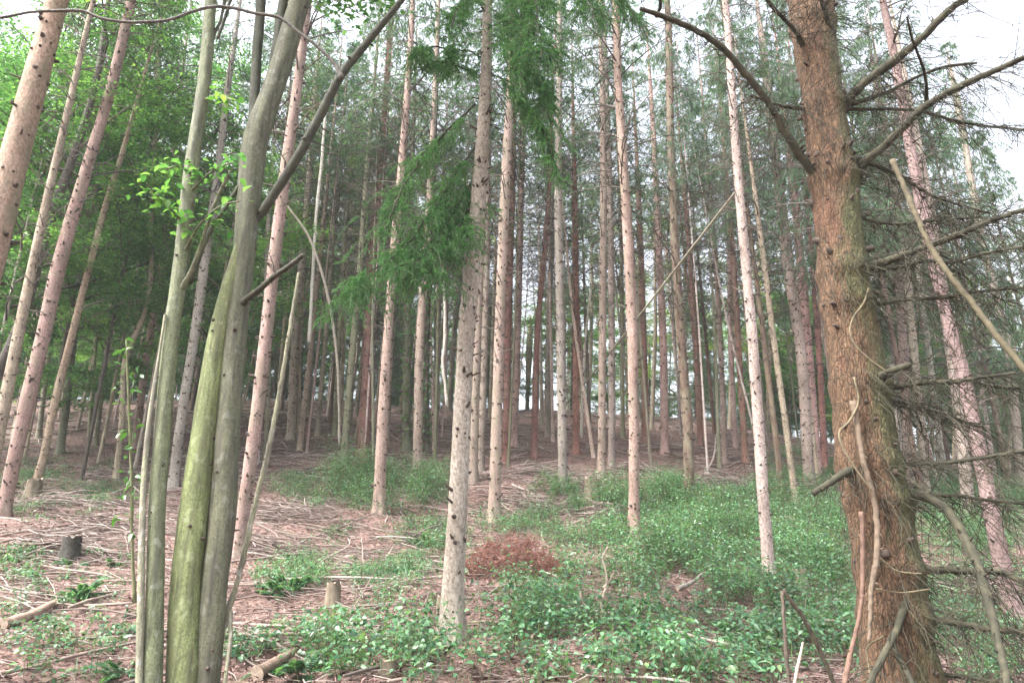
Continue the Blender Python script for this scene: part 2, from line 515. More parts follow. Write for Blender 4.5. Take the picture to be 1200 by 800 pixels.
# ------------------------------------------------------------------ shared tree pieces
def rand_dirs(n, zlo=-.2, zhi=.6):
    a = RNG.uniform(0, 2 * PI, n); z = RNG.uniform(zlo, zhi, n)
    return nrm(np.stack([np.cos(a), np.sin(a), z], 1))

def quad_points(P0, P1, sag, K):
    t = np.linspace(0, 1, K)[None, :, None]
    P = P0[:, None] * (1 - t) + P1[:, None] * t
    P[:, :, 2] -= sag[:, None] * (4 * t[0, :, 0] * (1 - t[0, :, 0]))[None]
    return P

def spruce_crown(seed, L=10.0, R=2.0, nb=150, ns=9, nstrip=6, dens_low=1.0):
    """live crown: whorled drooping boughs hung with needle covered twigs; local z from 0 to L"""
    global RNG
    keep, RNG = RNG, np.random.default_rng(seed)
    mb = MB()
    h = np.sort(RNG.uniform(0, 1, nb) ** 1.1) * L * .98
    h = np.round(h / .42) * .42 + RNG.uniform(-.06, .06, nb)
    az = RNG.uniform(0, 2 * PI, nb)
    r = R * (1 - np.clip(h / L, 0, 1)) ** .75 * RNG.uniform(.55, 1.15, nb) + .12
    up = -.25 + .75 * (h / L) + RNG.uniform(-.15, .15, nb)
    P0 = np.stack([0 * h, 0 * h, h], 1)
    P1 = P0 + np.stack([np.cos(az) * r, np.sin(az) * r, r * up], 1)
    A = quad_points(P0, P1, -.10 * r, 6)
    A[:, :, 2] += (np.linspace(0, 1, 6) ** 3)[None] * (.12 * r)[:, None]
    rr = np.clip(.006 + .009 * r[:, None], 0, .03) * np.linspace(1, .25, 6)[None]
    mb.tubes(A, rr, 3, 0)
    # side twigs
    ii = np.repeat(np.arange(nb), ns)
    t = RNG.uniform(.15, 1, nb * ns) ** .8
    k = t * 5; k0 = np.clip(k.astype(int), 0, 4); f = (k - k0)[:, None]
    B = A[ii, k0] * (1 - f) + A[ii, k0 + 1] * f
    side = RNG.choice([-1, 1], nb * ns)
    a2 = az[ii] + side * RNG.uniform(.3, 1.15, nb * ns)
    l2 = r[ii] * (.5 - .28 * t) * RNG.uniform(.6, 1.3, nb * ns) + .1
    T = B + np.stack([np.cos(a2) * l2, np.sin(a2) * l2, -l2 * RNG.uniform(.25, 1.1, nb * ns)], 1)
    mb.tubes(np.stack([B, T], 1), np.stack([.005 + 0 * l2, .0025 + 0 * l2], 1), 3, 0)
    # needle strips
    n = nb * ns * nstrip
    jj = np.repeat(np.arange(nb * ns), nstrip)
    s = RNG.uniform(.05, 1, n)[:, None]
    Bs = B[jj] * (1 - s) + T[jj] * s
    D = nrm(T[jj] - B[jj]) * .6 + rand_dirs(n, -1.4, .1) * .7
    D[:, 2] -= .35
    Ls = RNG.uniform(.10, .26, n)
    mb.leaves(Bs, D, rand_dirs(n, -.6, .6), Ls, RNG.uniform(.018, .042, n), 1, fold=.1, droop=.1)
    me = mb.mesh("spruce_crown", [M_TWIG, M_NEEDLE])
    RNG = keep
    return me

def dead_twigs(seed, z0=1.5, z1=12.0, step=.42, n=4, lmax=1.5, dense=6):
    """whorls of bare dead branches along the trunk axis"""
    global RNG
    keep, RNG = RNG, np.random.default_rng(seed)
    mb = MB()
    zs = np.arange(z0, z1, step)
    h = np.repeat(zs, n) + RNG.uniform(-.05, .05, len(zs) * n)
    keepm = RNG.uniform(0, 1, len(h)) < np.clip(.25 + (h - z0) / (z1 - z0) * 1.1, 0, 1)
    h = h[keepm]; m = len(h)
    az = RNG.uniform(0, 2 * PI, m)
    l = (.3 + (lmax - .3) * np.clip((h - z0) / (z1 - z0), 0.05, 1) ** .8) * RNG.uniform(.35, 1.15, m)
    rise = RNG.uniform(-.25, .65, m)
    P0 = np.stack([0 * h, 0 * h, h], 1)
    P1 = P0 + np.stack([np.cos(az) * l, np.sin(az) * l, rise * l], 1)
    A = quad_points(P0, P1, -.08 * l + RNG.uniform(-.04, .04, m), 5)
    A[:, 1:, :] += RNG.normal(0, .012, (m, 4, 3))
    rad = (.0075 + .009 * l)[:, None] * np.linspace(1, .35, 5)[None]
    mb.tubes(A, rad, 4, 0)
    q = m * dense
    ii = np.repeat(np.arange(m), dense)
    t = RNG.uniform(.2, 1, q)
    k = t * 4; k0 = np.clip(k.astype(int), 0, 3); f = (k - k0)[:, None]
    B = A[ii, k0] * (1 - f) + A[ii, k0 + 1] * f
    a2 = az[ii] + RNG.choice([-1, 1], q) * RNG.uniform(.4, 1.2, q)
    l2 = l[ii] * RNG.uniform(.15, .4, q)
    T = B + np.stack([np.cos(a2) * l2, np.sin(a2) * l2, l2 * RNG.uniform(-.9, .3, q)], 1)
    mid = (B + T) / 2 + RNG.normal(0, .015, (q, 3))
    mb.tubes(np.stack([B, mid, T], 1), np.stack([.006 + 0 * l2, .005 + 0 * l2, .003 + 0 * l2], 1), 3, 0)
    me = mb.mesh("dead_twigs", [M_TWIG])
    RNG = keep
    return me

def leafy_crown(seed, L=10.0, R=2.6, nl=22, nsub=9, nleaf=60, size=.105, leaf=None):
    """broadleaf crown: limbs, branchlets and layered leaf sprays; local z from 0 to L"""
    global RNG
    keep, RNG = RNG, np.random.default_rng(seed)
    mb = MB()
    h = np.sort(RNG.uniform(0, .92, nl)) * L
    az = np.arange(nl) * 2.4 + RNG.uniform(-.5, .5, nl)
    r = R * (np.sin(np.clip(h / L, .0, 1) * PI * .8 + .55) * .8 + .25) * RNG.uniform(.6, 1.2, nl)
    P0 = np.stack([0 * h, 0 * h, h], 1)
    P1 = P0 + np.stack([np.cos(az) * r, np.sin(az) * r, r * RNG.uniform(.15, .8, nl)], 1)
    A = quad_points(P0, P1, -.1 * r, 6)
    A[:, 1:] += RNG.normal(0, .05, (nl, 5, 3))
    mb.tubes(A, (.012 + .01 * r)[:, None] * np.linspace(1, .3, 6)[None], 5, 0)
    q = nl * nsub
    ii = np.repeat(np.arange(nl), nsub)
    t = RNG.uniform(.25, 1, q)
    k = t * 5; k0 = np.clip(k.astype(int), 0, 4); f = (k - k0)[:, None]
    B = A[ii, k0] * (1 - f) + A[ii, k0 + 1] * f
    a2 = az[ii] + RNG.uniform(-1.4, 1.4, q)
    l2 = RNG.uniform(.5, 1.3, q)
    T = B + np.stack([np.cos(a2) * l2, np.sin(a2) * l2, l2 * RNG.uniform(-.25, .4, q)], 1)
    mb.tubes(quad_points(B, T, -.05 * l2, 4), np.full((q, 4), .006) * np.linspace(1, .4, 4)[None], 3, 0)
    n = q * nleaf
    jj = np.repeat(np.arange(q), nleaf)
    s = RNG.uniform(.1, 1.1, n)[:, None]
    Bs = B[jj] * (1 - s) + T[jj] * s
    off = RNG.normal(0, 1, (n, 3)) * np.array([.15, .15, .045])
    D = nrm(T[jj] - B[jj]) * .5 + rand_dirs(n, -.5, .25)
    Nn = np.array([0, 0, 1.0]) + RNG.normal(0, .33, (n, 3))
    Ls = size * RNG.uniform(.6, 1.2, n)
    mb.leaves(Bs + off, D, Nn, Ls, Ls * .62, 1, fold=.12, droop=.12)
    me = mb.mesh("leafy_crown", [M_TWIG, leaf or M_LEAF])
    RNG = keep
    return me

CROWNS = [spruce_crown(100 + i, R=r, nb=nb) for i, (r, nb) in enumerate(((1.8, 58), (1.5, 54), (2.1, 62), (1.3, 54)))]
YOUNG = [spruce_crown(200 + i, L=10, R=2.6, nb=170, ns=11, nstrip=7) for i in range(2)]
DEAD = [dead_twigs(300 + i, z0=1.2 + i * .35, lmax=1.2 + .12 * i) for i in range(6)]
LEAFY = [leafy_crown(400 + i) for i in range(4)]
PALE = [leafy_crown(450 + i, R=2.2, nl=16, nleaf=55, leaf=M_YLEAF) for i in range(2)]

# ------------------------------------------------------------------ trees
def axis_rot(v, spin):
    q = Vector(v).to_track_quat('Z', 'Y').to_matrix()
    return q @ Matrix.Rotation(spin, 3, 'Z')

def line_up(pts, d=None, H=21.0, hscale=1.0):
    """trunk centre line and radii from (px, py, width) marks, foot first; returns (K, 4) world points with radius"""
    if d is None:
        d = hit(pts[0][0], pts[0][1])[1]
    out = []
    for px, py, wd in pts:
        p = at(px, py, d)
        r = ray(px, py)
        t = d / r[1] * r[1] / math.hypot(r[0], r[1])      # a round stem off the axis looks wider in a flat picture
        out.append([*p, wd * t / FPX / 2])
    out = np.array(out)
    # run down to the ground, up to the full height
    a, b = out[0], out[1]
    dirn = (b - a)[:3]; dirn = dirn / max(dirn[2], 1e-6)
    g = g1(a[0], a[1])
    for _ in range(6):
        dz = g - a[2]
        q = a[:3] + dirn * dz
        g = g1(q[0], q[1])
    if a[2] - g > .05:
        q = a[:3] + dirn * (g - a[2])
        slope = (b[3] - a[3]) / max(b[2] - a[2], 1e-6)
        out = np.concatenate([[[*q, max(a[3], a[3] + np.clip(slope * (g - a[2]), 0, .5 * a[3]))]], out])
    else:
        out[0, :3] = q
    base = out[0, :3].copy()
    top = out[-1]
    need = base[2] + H - top[2]
    if need > .5:
        pv = out[-2]
        dv = (top - pv)[:3]; dv = dv / max(dv[2], 1e-6)
        dv[:2] = dv[:2] * .6
        out = np.concatenate([out, [[*(top[:3] + dv * need * .5), top[3] * .62], [*(top[:3] + dv * need), .012]]])
    return out, base, d

def trunk_mesh(line, base, sides=12, rings=34, mat=None, rough=.04, flare=.22, seed=1, roots=0, bulges=()):
    K = smooth_line(line, rings)
    # more rings near the foot
    t = np.linspace(0, 1, rings) ** 1.35
    idx = t * (rings - 1)
    i0 = np.clip(idx.astype(int), 0, rings - 2); f = (idx - i0)[:, None]
    K = K[i0] * (1 - f) + K[i0 + 1] * f
    P = K[:, :3] - base
    R = np.maximum(K[:, 3], .008)
    first = P[0] - (P[1] - P[0]) / max(np.linalg.norm(P[1] - P[0]), 1e-6) * .35
    P = np.concatenate([[first], P]); R = np.concatenate([[R[0]], R])
    mb = MB()
    mb.tubes(P, R, sides)
    V = mb.v[0].reshape(len(P), sides, 3)
    ctr = P[:, None]
    off = V - ctr
    hgt = np.clip(P[:, 2], 0, 50)[:, None]
    ang = np.arange(sides) / sides * 2 * PI
    nzz = vnoise(np.stack([np.tile(np.cos(ang) * 1.6, len(P)), np.tile(np.sin(ang) * 1.6, len(P)), np.repeat(P[:, 2] * 1.7, sides)], 1) + seed * 7.3, seed).reshape(len(P), sides)
    nz2 = vnoise(np.stack([np.tile(np.cos(ang) * 4, len(P)), np.tile(np.sin(ang) * 4, len(P)), np.repeat(P[:, 2] * 7, sides)], 1) + seed * 3.1, seed + 5).reshape(len(P), sides)
    if mat is M_OLD:
        nz3 = vnoise(np.stack([np.tile(np.cos(ang) * 9, len(P)), np.tile(np.sin(ang) * 9, len(P)), np.repeat(P[:, 2] * 13, sides)], 1), seed + 9).reshape(len(P), sides)
        nz4 = vnoise(np.stack([np.tile(np.cos(ang) * 16, len(P)), np.tile(np.sin(ang) * 16, len(P)), np.repeat(P[:, 2] * 26, sides)], 1), seed + 10).reshape(len(P), sides)
        nzz = nzz + .7 * np.sign(nz3) * np.abs(nz3) ** .6 + .4 * nz4
    sc = 1 + rough * nzz + rough * .6 * nz2 + flare * np.exp(-hgt / .2)
    if roots:
        lob = (np.cos(ang * roots + seed) * .5 + .5)[None]
        sc = sc + .42 * np.exp(-hgt / .17) * lob
    for hb in bulges:
        lob = .5 + .5 * vnoise(np.stack([np.cos(ang) * 2.2, np.sin(ang) * 2.2, 0 * ang + hb], 1), 44)
        sc = sc + .2 * np.exp(-((P[:, 2] - hb)[:, None] / .07) ** 2) * lob[None]
    mb.v[0] = (ctr + off * sc[:, :, None]).reshape(-1, 3)
    return mb.mesh("trunk", mat or M_BARK), P, R

def on_line(P, R, h):
    """point and radius of a trunk (local) at height h"""
    z = np.maximum.accumulate(P[:, 2])
    return np.array([np.interp(h, z, P[:, k]) for k in range(3)]), float(np.interp(h, z, R))

def stub_mesh(P, R, hmax, n_whorl_step=.30, per=4, extra=3.0, lmax=.06, rng=None, big=1.0):
    """knots and short broken branch stubs on a trunk"""
    hs = np.arange(.25, hmax, n_whorl_step)
    h = np.concatenate([np.repeat(hs, per) + rng.normal(0, .025, len(hs) * per), rng.uniform(.1, hmax, int(hmax * extra))])
    n = len(h)
    z = np.maximum.accumulate(P[:, 2])
    c = np.stack([np.interp(h, z, P[:, k]) for k in range(3)], 1)
    r = np.interp(h, z, R)
    az = rng.uniform(0, 2 * PI, n)
    D = np.stack([np.cos(az), np.sin(az), rng.uniform(-.1, .55, n)], 1)
    D = nrm(D)
    Dh = nrm(D * np.array([1, 1, 0]))
    l = lmax * rng.uniform(.1, 1, n) ** 3 + .003
    k = np.clip(r / .1, .5, 1.3) * big
    rad = rng.uniform(.007, .0185, n) * k
    P0 = c + Dh * (r * .93)[:, None]
    P1 = c + Dh * (r * 1.0)[:, None] + D * .006
    P2 = P1 + D * l[:, None]
    P3 = P2 + D * .002
    mb = MB()
    mb.tubes(np.stack([P0, P1, P2, P3], 1), np.stack([rad * 1.25, rad, rad * .6, rad * .05], 1), 6, 0)
    return mb.mesh("branch_stubs", M_KNOT)

n_tree = [0]
TREES = []
def spruce(pts, label, tint='pink', d=None, H=21.0, cb=11.0, group=None, twig=True, twig_len=1.0, near=False, crown=None,
           crown_w=1.0, kind='spruce_tree', cat='tree', stubs=True, lmax=.10):
    n_tree[0] += 1
    s = n_tree[0]
    rng = np.random.default_rng(1000 + s)
    line, base, d = line_up(pts, d, H)
    root = thing(kind, label, cat, base, group)
    far = d > 24
    me, P, R = trunk_mesh(line, base, 20 if near else (8 if far else 12), 90 if near else (16 if far else 36), seed=s, rough=.05, roots=0 if far else 5)
    g_ = np.array(TINT[tint]); g_ = g_ + (g_.mean() * np.array([1.04, 1.0, .93]) - g_) * (0 if tint == 'red' else rng.uniform(-.2, .35))
    col = g_ * rng.uniform(.75, 1.08) * (1 + rng.normal(0, .025, 3))
    obj("trunk", me, root, color=(*col, .05 if tint == "pale" else rng.uniform(0, 1)))
    if stubs:
        hm = min(H, 15 if not far else 10)
        tag(obj("branch_stubs", stub_mesh(P, R, hm, .34 if not far else .45, 6 if not far else 3, 8 if not far else 4, lmax, rng, 1.15 if not far else 1.3), root), kind='stuff')
    spin = rng.uniform(0, 2 * PI)
    if twig:
        a, _ = on_line(P, R, .5); b, _ = on_line(P, R, cb)
        o = obj("dead_twigs", DEAD[int(rng.integers(len(DEAD)))], root, loc=a - (b - a) / (cb - .5) * .5, rot=axis_rot(b - a, spin),
                scale=(twig_len, twig_len, cb / 11.5))
        tag(o, kind='stuff')
    if H > cb:
        a, _ = on_line(P, R, cb); b, _ = on_line(P, R, (cb + H) / 2)
        lib = crown or CROWNS
        wd = crown_w * rng.uniform(.85, 1.15)
        obj("crown", lib[int(rng.integers(len(lib)))], root, loc=a, rot=axis_rot(b - a, spin + 1), scale=(wd, wd, (H + .4 - cb) / 10.0))
    TREES.append((label, root, P, R))
    return root, P, R, base

def broadleaf(pts, label, tint='grey', d=None, H=13.0, cb=3.0, group=None, lib=None, wide=1.0, kind='broadleaf_tree', flare=.3):
    n_tree[0] += 1
    s = n_tree[0]
    rng = np.random.default_rng(3000 + s)
    line, base, d = line_up(pts, d, H)
    root = thing(kind, label, 'tree', base, group)
    me, P, R = trunk_mesh(line, base, 10, 30, mat=M_SMOOTH, seed=s, rough=.06, flare=flare)
    obj("trunk", me, root, color=TINT[tint])
    a, _ = on_line(P, R, cb); b, _ = on_line(P, R, min(H - .5, (cb + H) / 2))
    lib = lib or LEAFY
    wd = wide * rng.uniform(.85, 1.15)
    obj("crown", lib[int(rng.integers(len(lib)))], root, loc=a, rot=axis_rot(b - a, rng.uniform(0, 6.28)), scale=(wd, wd, (H + .5 - cb) / 10.0))
    return root, P, R, base

# ---- the trees one can tell apart, read off the photograph: (x, y, width) marks from the foot up
C2 = spruce([(528, 752, 31), (530, 700, 27), (536, 600, 23), (541, 500, 21), (546, 400, 20), (555, 300, 19.5), (563, 200, 17), (569, 100, 13), (571, 0, 10)],
            "pale pink spruce dotted with dark knots beside a short mossy post in the centre", 'pale', near=True, H=18, cb=12.5, twig=False)
C9 = spruce([(743, 632, 16), (743, 600, 14), (741, 400, 12.5), (731, 200, 11), (724, 87, 9.5), (722, 0, 9)],
            "straight pinkish spruce with dark knots rising from the green brambles right of centre", 'pink', near=True, H=21, cb=11.5)
C11 = spruce([(905, 727, 14), (897, 620, 14), (882, 400, 12.5), (864, 197, 10.5), (850, 0, 8)],
             "pale slender spruce in the brambles nearest left of the big brown trunk", 'pale', near=True, H=17, cb=11.5, twig_len=.7, d=10.5)
C10 = spruce([(808, 598, 13), (806, 500, 12.5), (798, 400, 11), (787, 200, 9.5), (783, 25, 8)],
             "dark brown spruce trunk wrapped in dense green needles higher up, right of centre", 'brown', H=20, cb=8.2, crown_w=.55, twig_len=1.25)
spruce([(579, 613, 15), (582, 500, 13), (585, 400, 12), (593, 200, 11), (599, 80, 8), (600, 0, 7)],
       "pinkish spruce right behind the pale central trunk, foot in low weeds", 'pink', near=True, H=20)
spruce([(444, 602, 14.5), (448, 500, 13), (454, 400, 11), (463, 280, 10), (471, 190, 9), (479, 85, 7.5), (484, 0, 6)],
       "slim spruce with flaring foot beside the green bramble patch left of centre", 'pink', near=True, H=20)
spruce([(424, 545, 15), (431, 420, 13), (434, 330, 12), (447, 200, 11), (452, 120, 8), (458, 30, 7)],
       "strikingly red barked spruce trunk left of centre", 'red', near=True, H=20)
L1 = spruce([(40, 100, 35), (67, 0, 30)], "thick pink spruce trunk cutting the upper left corner", 'pink', d=5.4, near=True, H=19, cb=13, twig=False)
L2 = spruce([(3, 603, 17), (25, 500, 19), (49, 400, 19), (72, 300, 19), (101, 200, 15), (131, 100, 14), (154, 0, 12)],
            "leaning pink spruce trunk crossing the left side with torn bark near its top", 'pink', near=True, H=17, cb=12, twig_len=.6)
spruce([(277, 656, 17), (285, 600, 16), (299, 500, 16), (311, 400, 15.5), (322, 300, 14.5), (335, 197, 14), (348, 105, 12), (361, 0, 10)],
       "knotty pinkish spruce just right behind the green mossy stems", 'pink', near=True, H=19, cb=12)
spruce([(203, 571, 13), (211, 500, 12), (227, 400, 12), (241, 300, 11.5), (254, 210, 9), (266, 110, 8)],
       "brownish spruce seen between the two groups of mossy stems", 'grey', H=18)
spruce([(36, 582, 11), (50, 540, 10), (60, 490, 10), (72, 440, 10), (84, 395, 10), (95, 350, 9), (108, 300, 8.5), (124, 240, 8), (140, 190, 7)],
       "thin leaning tree with a mossy stump foot at left, among fallen sticks", 'tan', H=14, cb=10, twig=False)
spruce([(70, 531, 10), (78, 470, 10), (86, 400, 9), (97, 330, 8)], "slim greenish trunk close behind the thin leaning tree at left", 'green', H=14, cb=9, twig_len=.6)
spruce([(20, 400, 15), (28, 360, 14)], "mottled pale trunk at the far left edge behind the leaning pink spruce", 'tan', d=11, H=16, cb=11, twig_len=.7)
spruce([(136, 562, 8), (143, 490, 7), (152, 405, 7), (160, 390, 6.5), (178, 225, 5.5), (188, 40, 4)],
       "very thin brown stem behind the holly sapling", 'tan', H=15, cb=11, twig=False)
spruce([(158, 525, 10), (166, 460, 9.5), (175, 400, 9.5), (190, 310, 9), (200, 235, 8), (206, 150, 7)],
       "slender pinkish spruce left of the mossy stems with reddish twigs", 'pink', H=18, cb=11)
spruce([(45, 513, 7), (57, 412, 6.5), (66, 330, 6)], "thin pale stem in the dark wood behind the leaning spruce", 'tan', H=15, cb=10)
spruce([(112, 523, 6), (125, 412, 5.5), (136, 320, 5)], "thin greenish stem in the dark wood left of the holly sapling", 'green', H=15, cb=10)
spruce([(104, 512, 5), (110, 437, 4.5), (115, 370, 4)], "thinnest stem of the dark wood right of the leaning spruce", 'green', H=14, cb=10)
spruce([(300, 545, 7), (308, 430, 6), (315, 250, 5)], "pale thin stem touching the knotty spruce behind the mossy trunks", 'white', H=16, cb=11, twig_len=.6)
spruce([(311, 540, 6), (316, 400, 5.5), (322, 300, 5)], "greenish thin stem right of the knotty spruce behind the mossy trunks", 'green', H=16, cb=11)
spruce([(340, 515, 9), (345, 400, 8), (354, 300, 8), (363, 200, 7), (370, 100, 6)], "pinkish grey spruce right of the mossy trunk's sloping branch", 'grey', H=19)
spruce([(350, 505, 6), (351, 400, 5.5), (357, 300, 5)], "slim stem close behind the pinkish grey spruce left of centre", 'tan', H=18)
spruce([(351, 528, 7), (365, 400, 6.5), (374, 310, 6)], "leaning tan stem between the sloping branch and the red trunk", 'tan', H=17, twig_len=.7)
spruce([(372, 510, 6), (381, 400, 5.5), (388, 310, 5)], "thin tan stem standing in the sticks left of the red trunk", 'tan', H=17)
spruce([(392, 510, 6.5), (397, 400, 6), (403, 300, 5.5)], "thin pale stem two places left of the red trunk", 'green', H=17)
spruce([(402, 547, 9), (408, 470, 8), (414, 400, 8), (420, 335, 7.5), (428, 230, 7)], "greenish grey spruce standing next left of the red trunk", 'green', H=19)
spruce([(476, 527, 11), (477, 400, 10), (479, 300, 9)], "mossy green trunk below the big hanging spruce bough", 'green', H=19)
spruce([(489, 553, 11), (492, 400, 10), (499, 300, 9), (505, 200, 7), (510, 100, 6), (514, 0, 5)], "pinkish spruce with ivy beside it, left of the central trunk", 'pink', H=21)
spruce([(499, 532, 8), (500, 400, 7), (504, 300, 7)], "dark grey trunk hung with ivy left of the central trunk", 'dark', H=18)
spruce([(510, 514, 7), (513, 400, 6), (517, 300, 5.5)], "thin pink stem left of the bleached bent stick", 'pink', H=18)
spruce([(527, 480, 6), (532, 400, 5), (540, 312, 5)], "faint thin stem touching the left edge of the central trunk", 'tan', H=18)
spruce([(554, 566, 11), (559, 400, 10), (563, 300, 9)], "reddish spruce half hidden by the right edge of the central trunk", 'pink', H=19)
spruce([(563, 552, 8), (568, 400, 8), (572, 200, 7)], "slim spruce between the central trunk and its right neighbour", 'tan', H=20)
spruce([(593, 542, 9), (595, 400, 8.5), (601, 200, 7)], "red brown spruce hugging the right side of the second central trunk", 'red', H=20)
spruce([(602, 522, 9), (606, 400, 8.5), (611, 200, 7.5), (615, 0, 5)], "pink straight spruce at the middle of the slope", 'pink', H=21)
spruce([(626, 536, 7.5), (629, 400, 6.5), (641, 262, 6)], "slim red spruce with curved foot at mid slope", 'red', H=19)
spruce([(642, 512, 7), (643, 400, 6.5), (646, 290, 6)], "thin pinkish grey spruce left of the grey central one", 'grey', H=19)
spruce([(660, 576, 11), (657, 400, 10), (654, 200, 8.5), (656, 60, 7)], "grey pink spruce with green stump foot, under the hanging needles", 'grey', H=20)
spruce([(675, 532, 8.5), (675, 400, 8), (674, 260, 7)], "red spruce before the dark bole at mid slope", 'red', H=19)
spruce([(670, 480, 14), (671, 400, 12), (672, 320, 9)], "dark bole on the ridge behind the red mid slope spruce", 'dark', H=14, cb=4, crown=YOUNG, crown_w=.6)
spruce([(705, 556, 9.5), (706, 400, 9), (707, 200, 8), (706, 110, 7)], "left one of the close pair of spruces left of the straight pinkish trunk", 'pink', H=21)
spruce([(717, 552, 8.5), (717, 400, 8), (714, 200, 7)], "right one of the close pair of spruces left of the straight pinkish trunk", 'grey', H=21)
spruce([(730, 514, 5), (729, 420, 5), (728, 300, 4.5)], "thin stem seen just left of the straight pinkish spruce", 'green', H=18)
spruce([(757, 520, 9), (754, 400, 8), (751, 290, 7)], "red brown spruce right beside the straight pinkish one", 'red', H=19)
spruce([(779, 532, 10), (777, 400, 9), (772, 290, 8), (767, 180, 7)], "pink spruce on the slope left of the dark brown trunk", 'pink', H=20)
spruce([(821, 522, 7), (815, 400, 7), (808, 300, 6)], "slim red spruce right behind the dark brown trunk", 'red', H=19)
spruce([(850, 543, 7), (844, 400, 6.5), (838, 300, 6)], "leftmost of three thin pink stems before the bright gap", 'pink', H=19)
spruce([(862, 526, 7), (856, 400, 6.5), (854, 270, 5.5)], "middle of three thin pink stems before the bright gap", 'pink', H=19)
spruce([(874, 543, 8), (865, 400, 7.5), (859, 300, 7)], "right one of three thin pink stems, next to the pale slender spruce", 'red', H=19)
spruce([(903, 500, 6), (895, 400, 5.5), (888, 280, 5)], "thin pink stem just right of the pale slender spruce", 'pink', H=19)
spruce([(933, 592, 8), (921, 500, 7.5), (907, 400, 7), (893, 290, 6.5)], "slim greenish stem left of the group of pink trunks by the big trunk", 'tan', H=15, cb=10)
spruce([(949, 577, 14), (937, 400, 13), (925, 325, 12.5), (910, 200, 11), (897, 80, 10)], "thickest pink spruce touching the left side of the big brown trunk", 'pink', near=True, H=19)
spruce([(958, 560, 12), (946, 400, 11.5), (932, 240, 10)], "pink spruce tucked behind the left edge of the big brown trunk", 'pink', H=19)
spruce([(967, 553, 8), (959, 400, 7.5), (950, 280, 7)], "slim pink spruce almost hidden by the big brown trunk", 'red', H=19)
spruce([(1056, 542, 8), (1044, 400, 7.5), (1034, 290, 7)], "whitish pink spruce at the right edge of the big brown trunk", 'white', H=19)
spruce([(1066, 572, 13), (1058, 400, 12), (1046, 250, 10)], "stout pinkish spruce just right of the big brown trunk", 'pink', H=19)
spruce([(1085, 577, 11), (1072, 425, 11), (1060, 300, 10)], "pinkish grey spruce second right of the big brown trunk", 'grey', H=19)
spruce([(1107, 563, 8), (1087, 400, 7.5), (1073, 290, 7)], "whitest slim leaning spruce right of the big brown trunk", 'white', H=19)
spruce([(1121, 543, 8), (1100, 400, 7.5), (1086, 300, 7)], "thin pink leaning spruce behind the mossy curved branch", 'pink', H=19)
spruce([(1135, 602, 16), (1126, 500, 15.5), (1113, 400, 14.5), (1097, 290, 13), (1080, 190, 11)], "stout knotty spruce left of the thick leaning one at right", 'grey', near=True, H=19)
spruce([(1190, 727, 24), (1170, 640, 22), (1152, 550, 20), (1131, 450, 18), (1110, 370, 16), (1090, 290, 15), (1070, 190, 14), (1056, 110, 12)],
       "thick leaning pinkish spruce at the right margin, foot in green herbs", 'pink', near=True, H=16, cb=11.5)
spruce([(1156, 534, 8), (1132, 400, 8), (1116, 300, 7)], "pale pink leaning stem right of the stout knotty spruce", 'pale', H=19)
spruce([(1198, 577, 12), (1179, 400, 11), (1152, 287, 10.5), (1136, 200, 9.5), (1119, 105, 8)], "grey leaning spruce near the right edge crossed by mossy twigs", 'grey', near=True, H=20)
spruce([(1166, 558, 6), (1145, 420, 5.5), (1130, 320, 5)], "thin pale stem between two leaning spruces at right", 'pale', H=18)
spruce([(1180, 566, 6), (1160, 437, 5.5), (1143, 330, 5)], "thin tan stem left of the grey leaning spruce at the right edge", 'tan', H=18)
spruce([(1190, 532, 5), (1169, 442, 5), (1150, 350, 4.5)], "thinnest tan stem at the right edge of the wood", 'tan', H=18)

# the dark curved broadleaf at left and other leafy trees
broadleaf([(-4, 440, 15), (25, 375, 14), (37, 340, 13.5), (46, 300, 13), (56, 270, 13), (66, 237, 13), (80, 200, 12), (100, 140, 10), (118, 70, 9), (125, 12, 8)],
          "dark bent broadleaf trunk leaning between the two pink trunks at left", 'dark', d=14, H=15, cb=5.5, wide=.9)
_lab = "leafy green broadleaf tree filling the upper left behind the leaning trunks"
for px, d, H, cb, wd in ((60, 17, 15, 3.6, 1.0), (-70, 16, 13, 3.2, 1.0), (128, 19, 16, 4, 1.1), (190, 23, 16, 3.2, 1.1), (20, 22, 16, 3.5, 1.2),
                         (95, 28, 16, 3, 1.2), (-30, 17, 15, 3, 1.1), (175, 33, 16, 2.6, 1.2), (60, 34, 16, 2.5, 1.2),
                         (285, 34, 12, 3, 1.0), (-110, 24, 16, 3, 1.2), (0, 18, 14, 4.5, .9), (-60, 19, 10, 1.5, 1.0), (35, 16, 12, 2.6, .9), (112, 17, 13, 3.2, .9), (172, 18, 11, 2.6, .85), (-15, 15, 11, 2.4, .9), (232, 19, 10, 2.2, .8), (40, 19, 9, 1.2, 1.0), (110, 23, 10, 1.2, 1.1),
                         (240, 24, 9, 2.0, .9), (150, 27, 10, 1.0, 1.2), (10, 27, 10, 1.0, 1.2), (275, 25, 12, 3.0, .8), (225, 29, 9, .8, 1.1)):
    p = at(px, 480, d)
    broadleaf([(px, 480, 5.5 * 15 / d), (px + 20, 380, 5 * 15 / d)], _lab, ('grey', 'tan', 'dark')[int(d) % 3], d=d, H=H, cb=cb, group="leafy broadleaf trees at left", wide=wd)
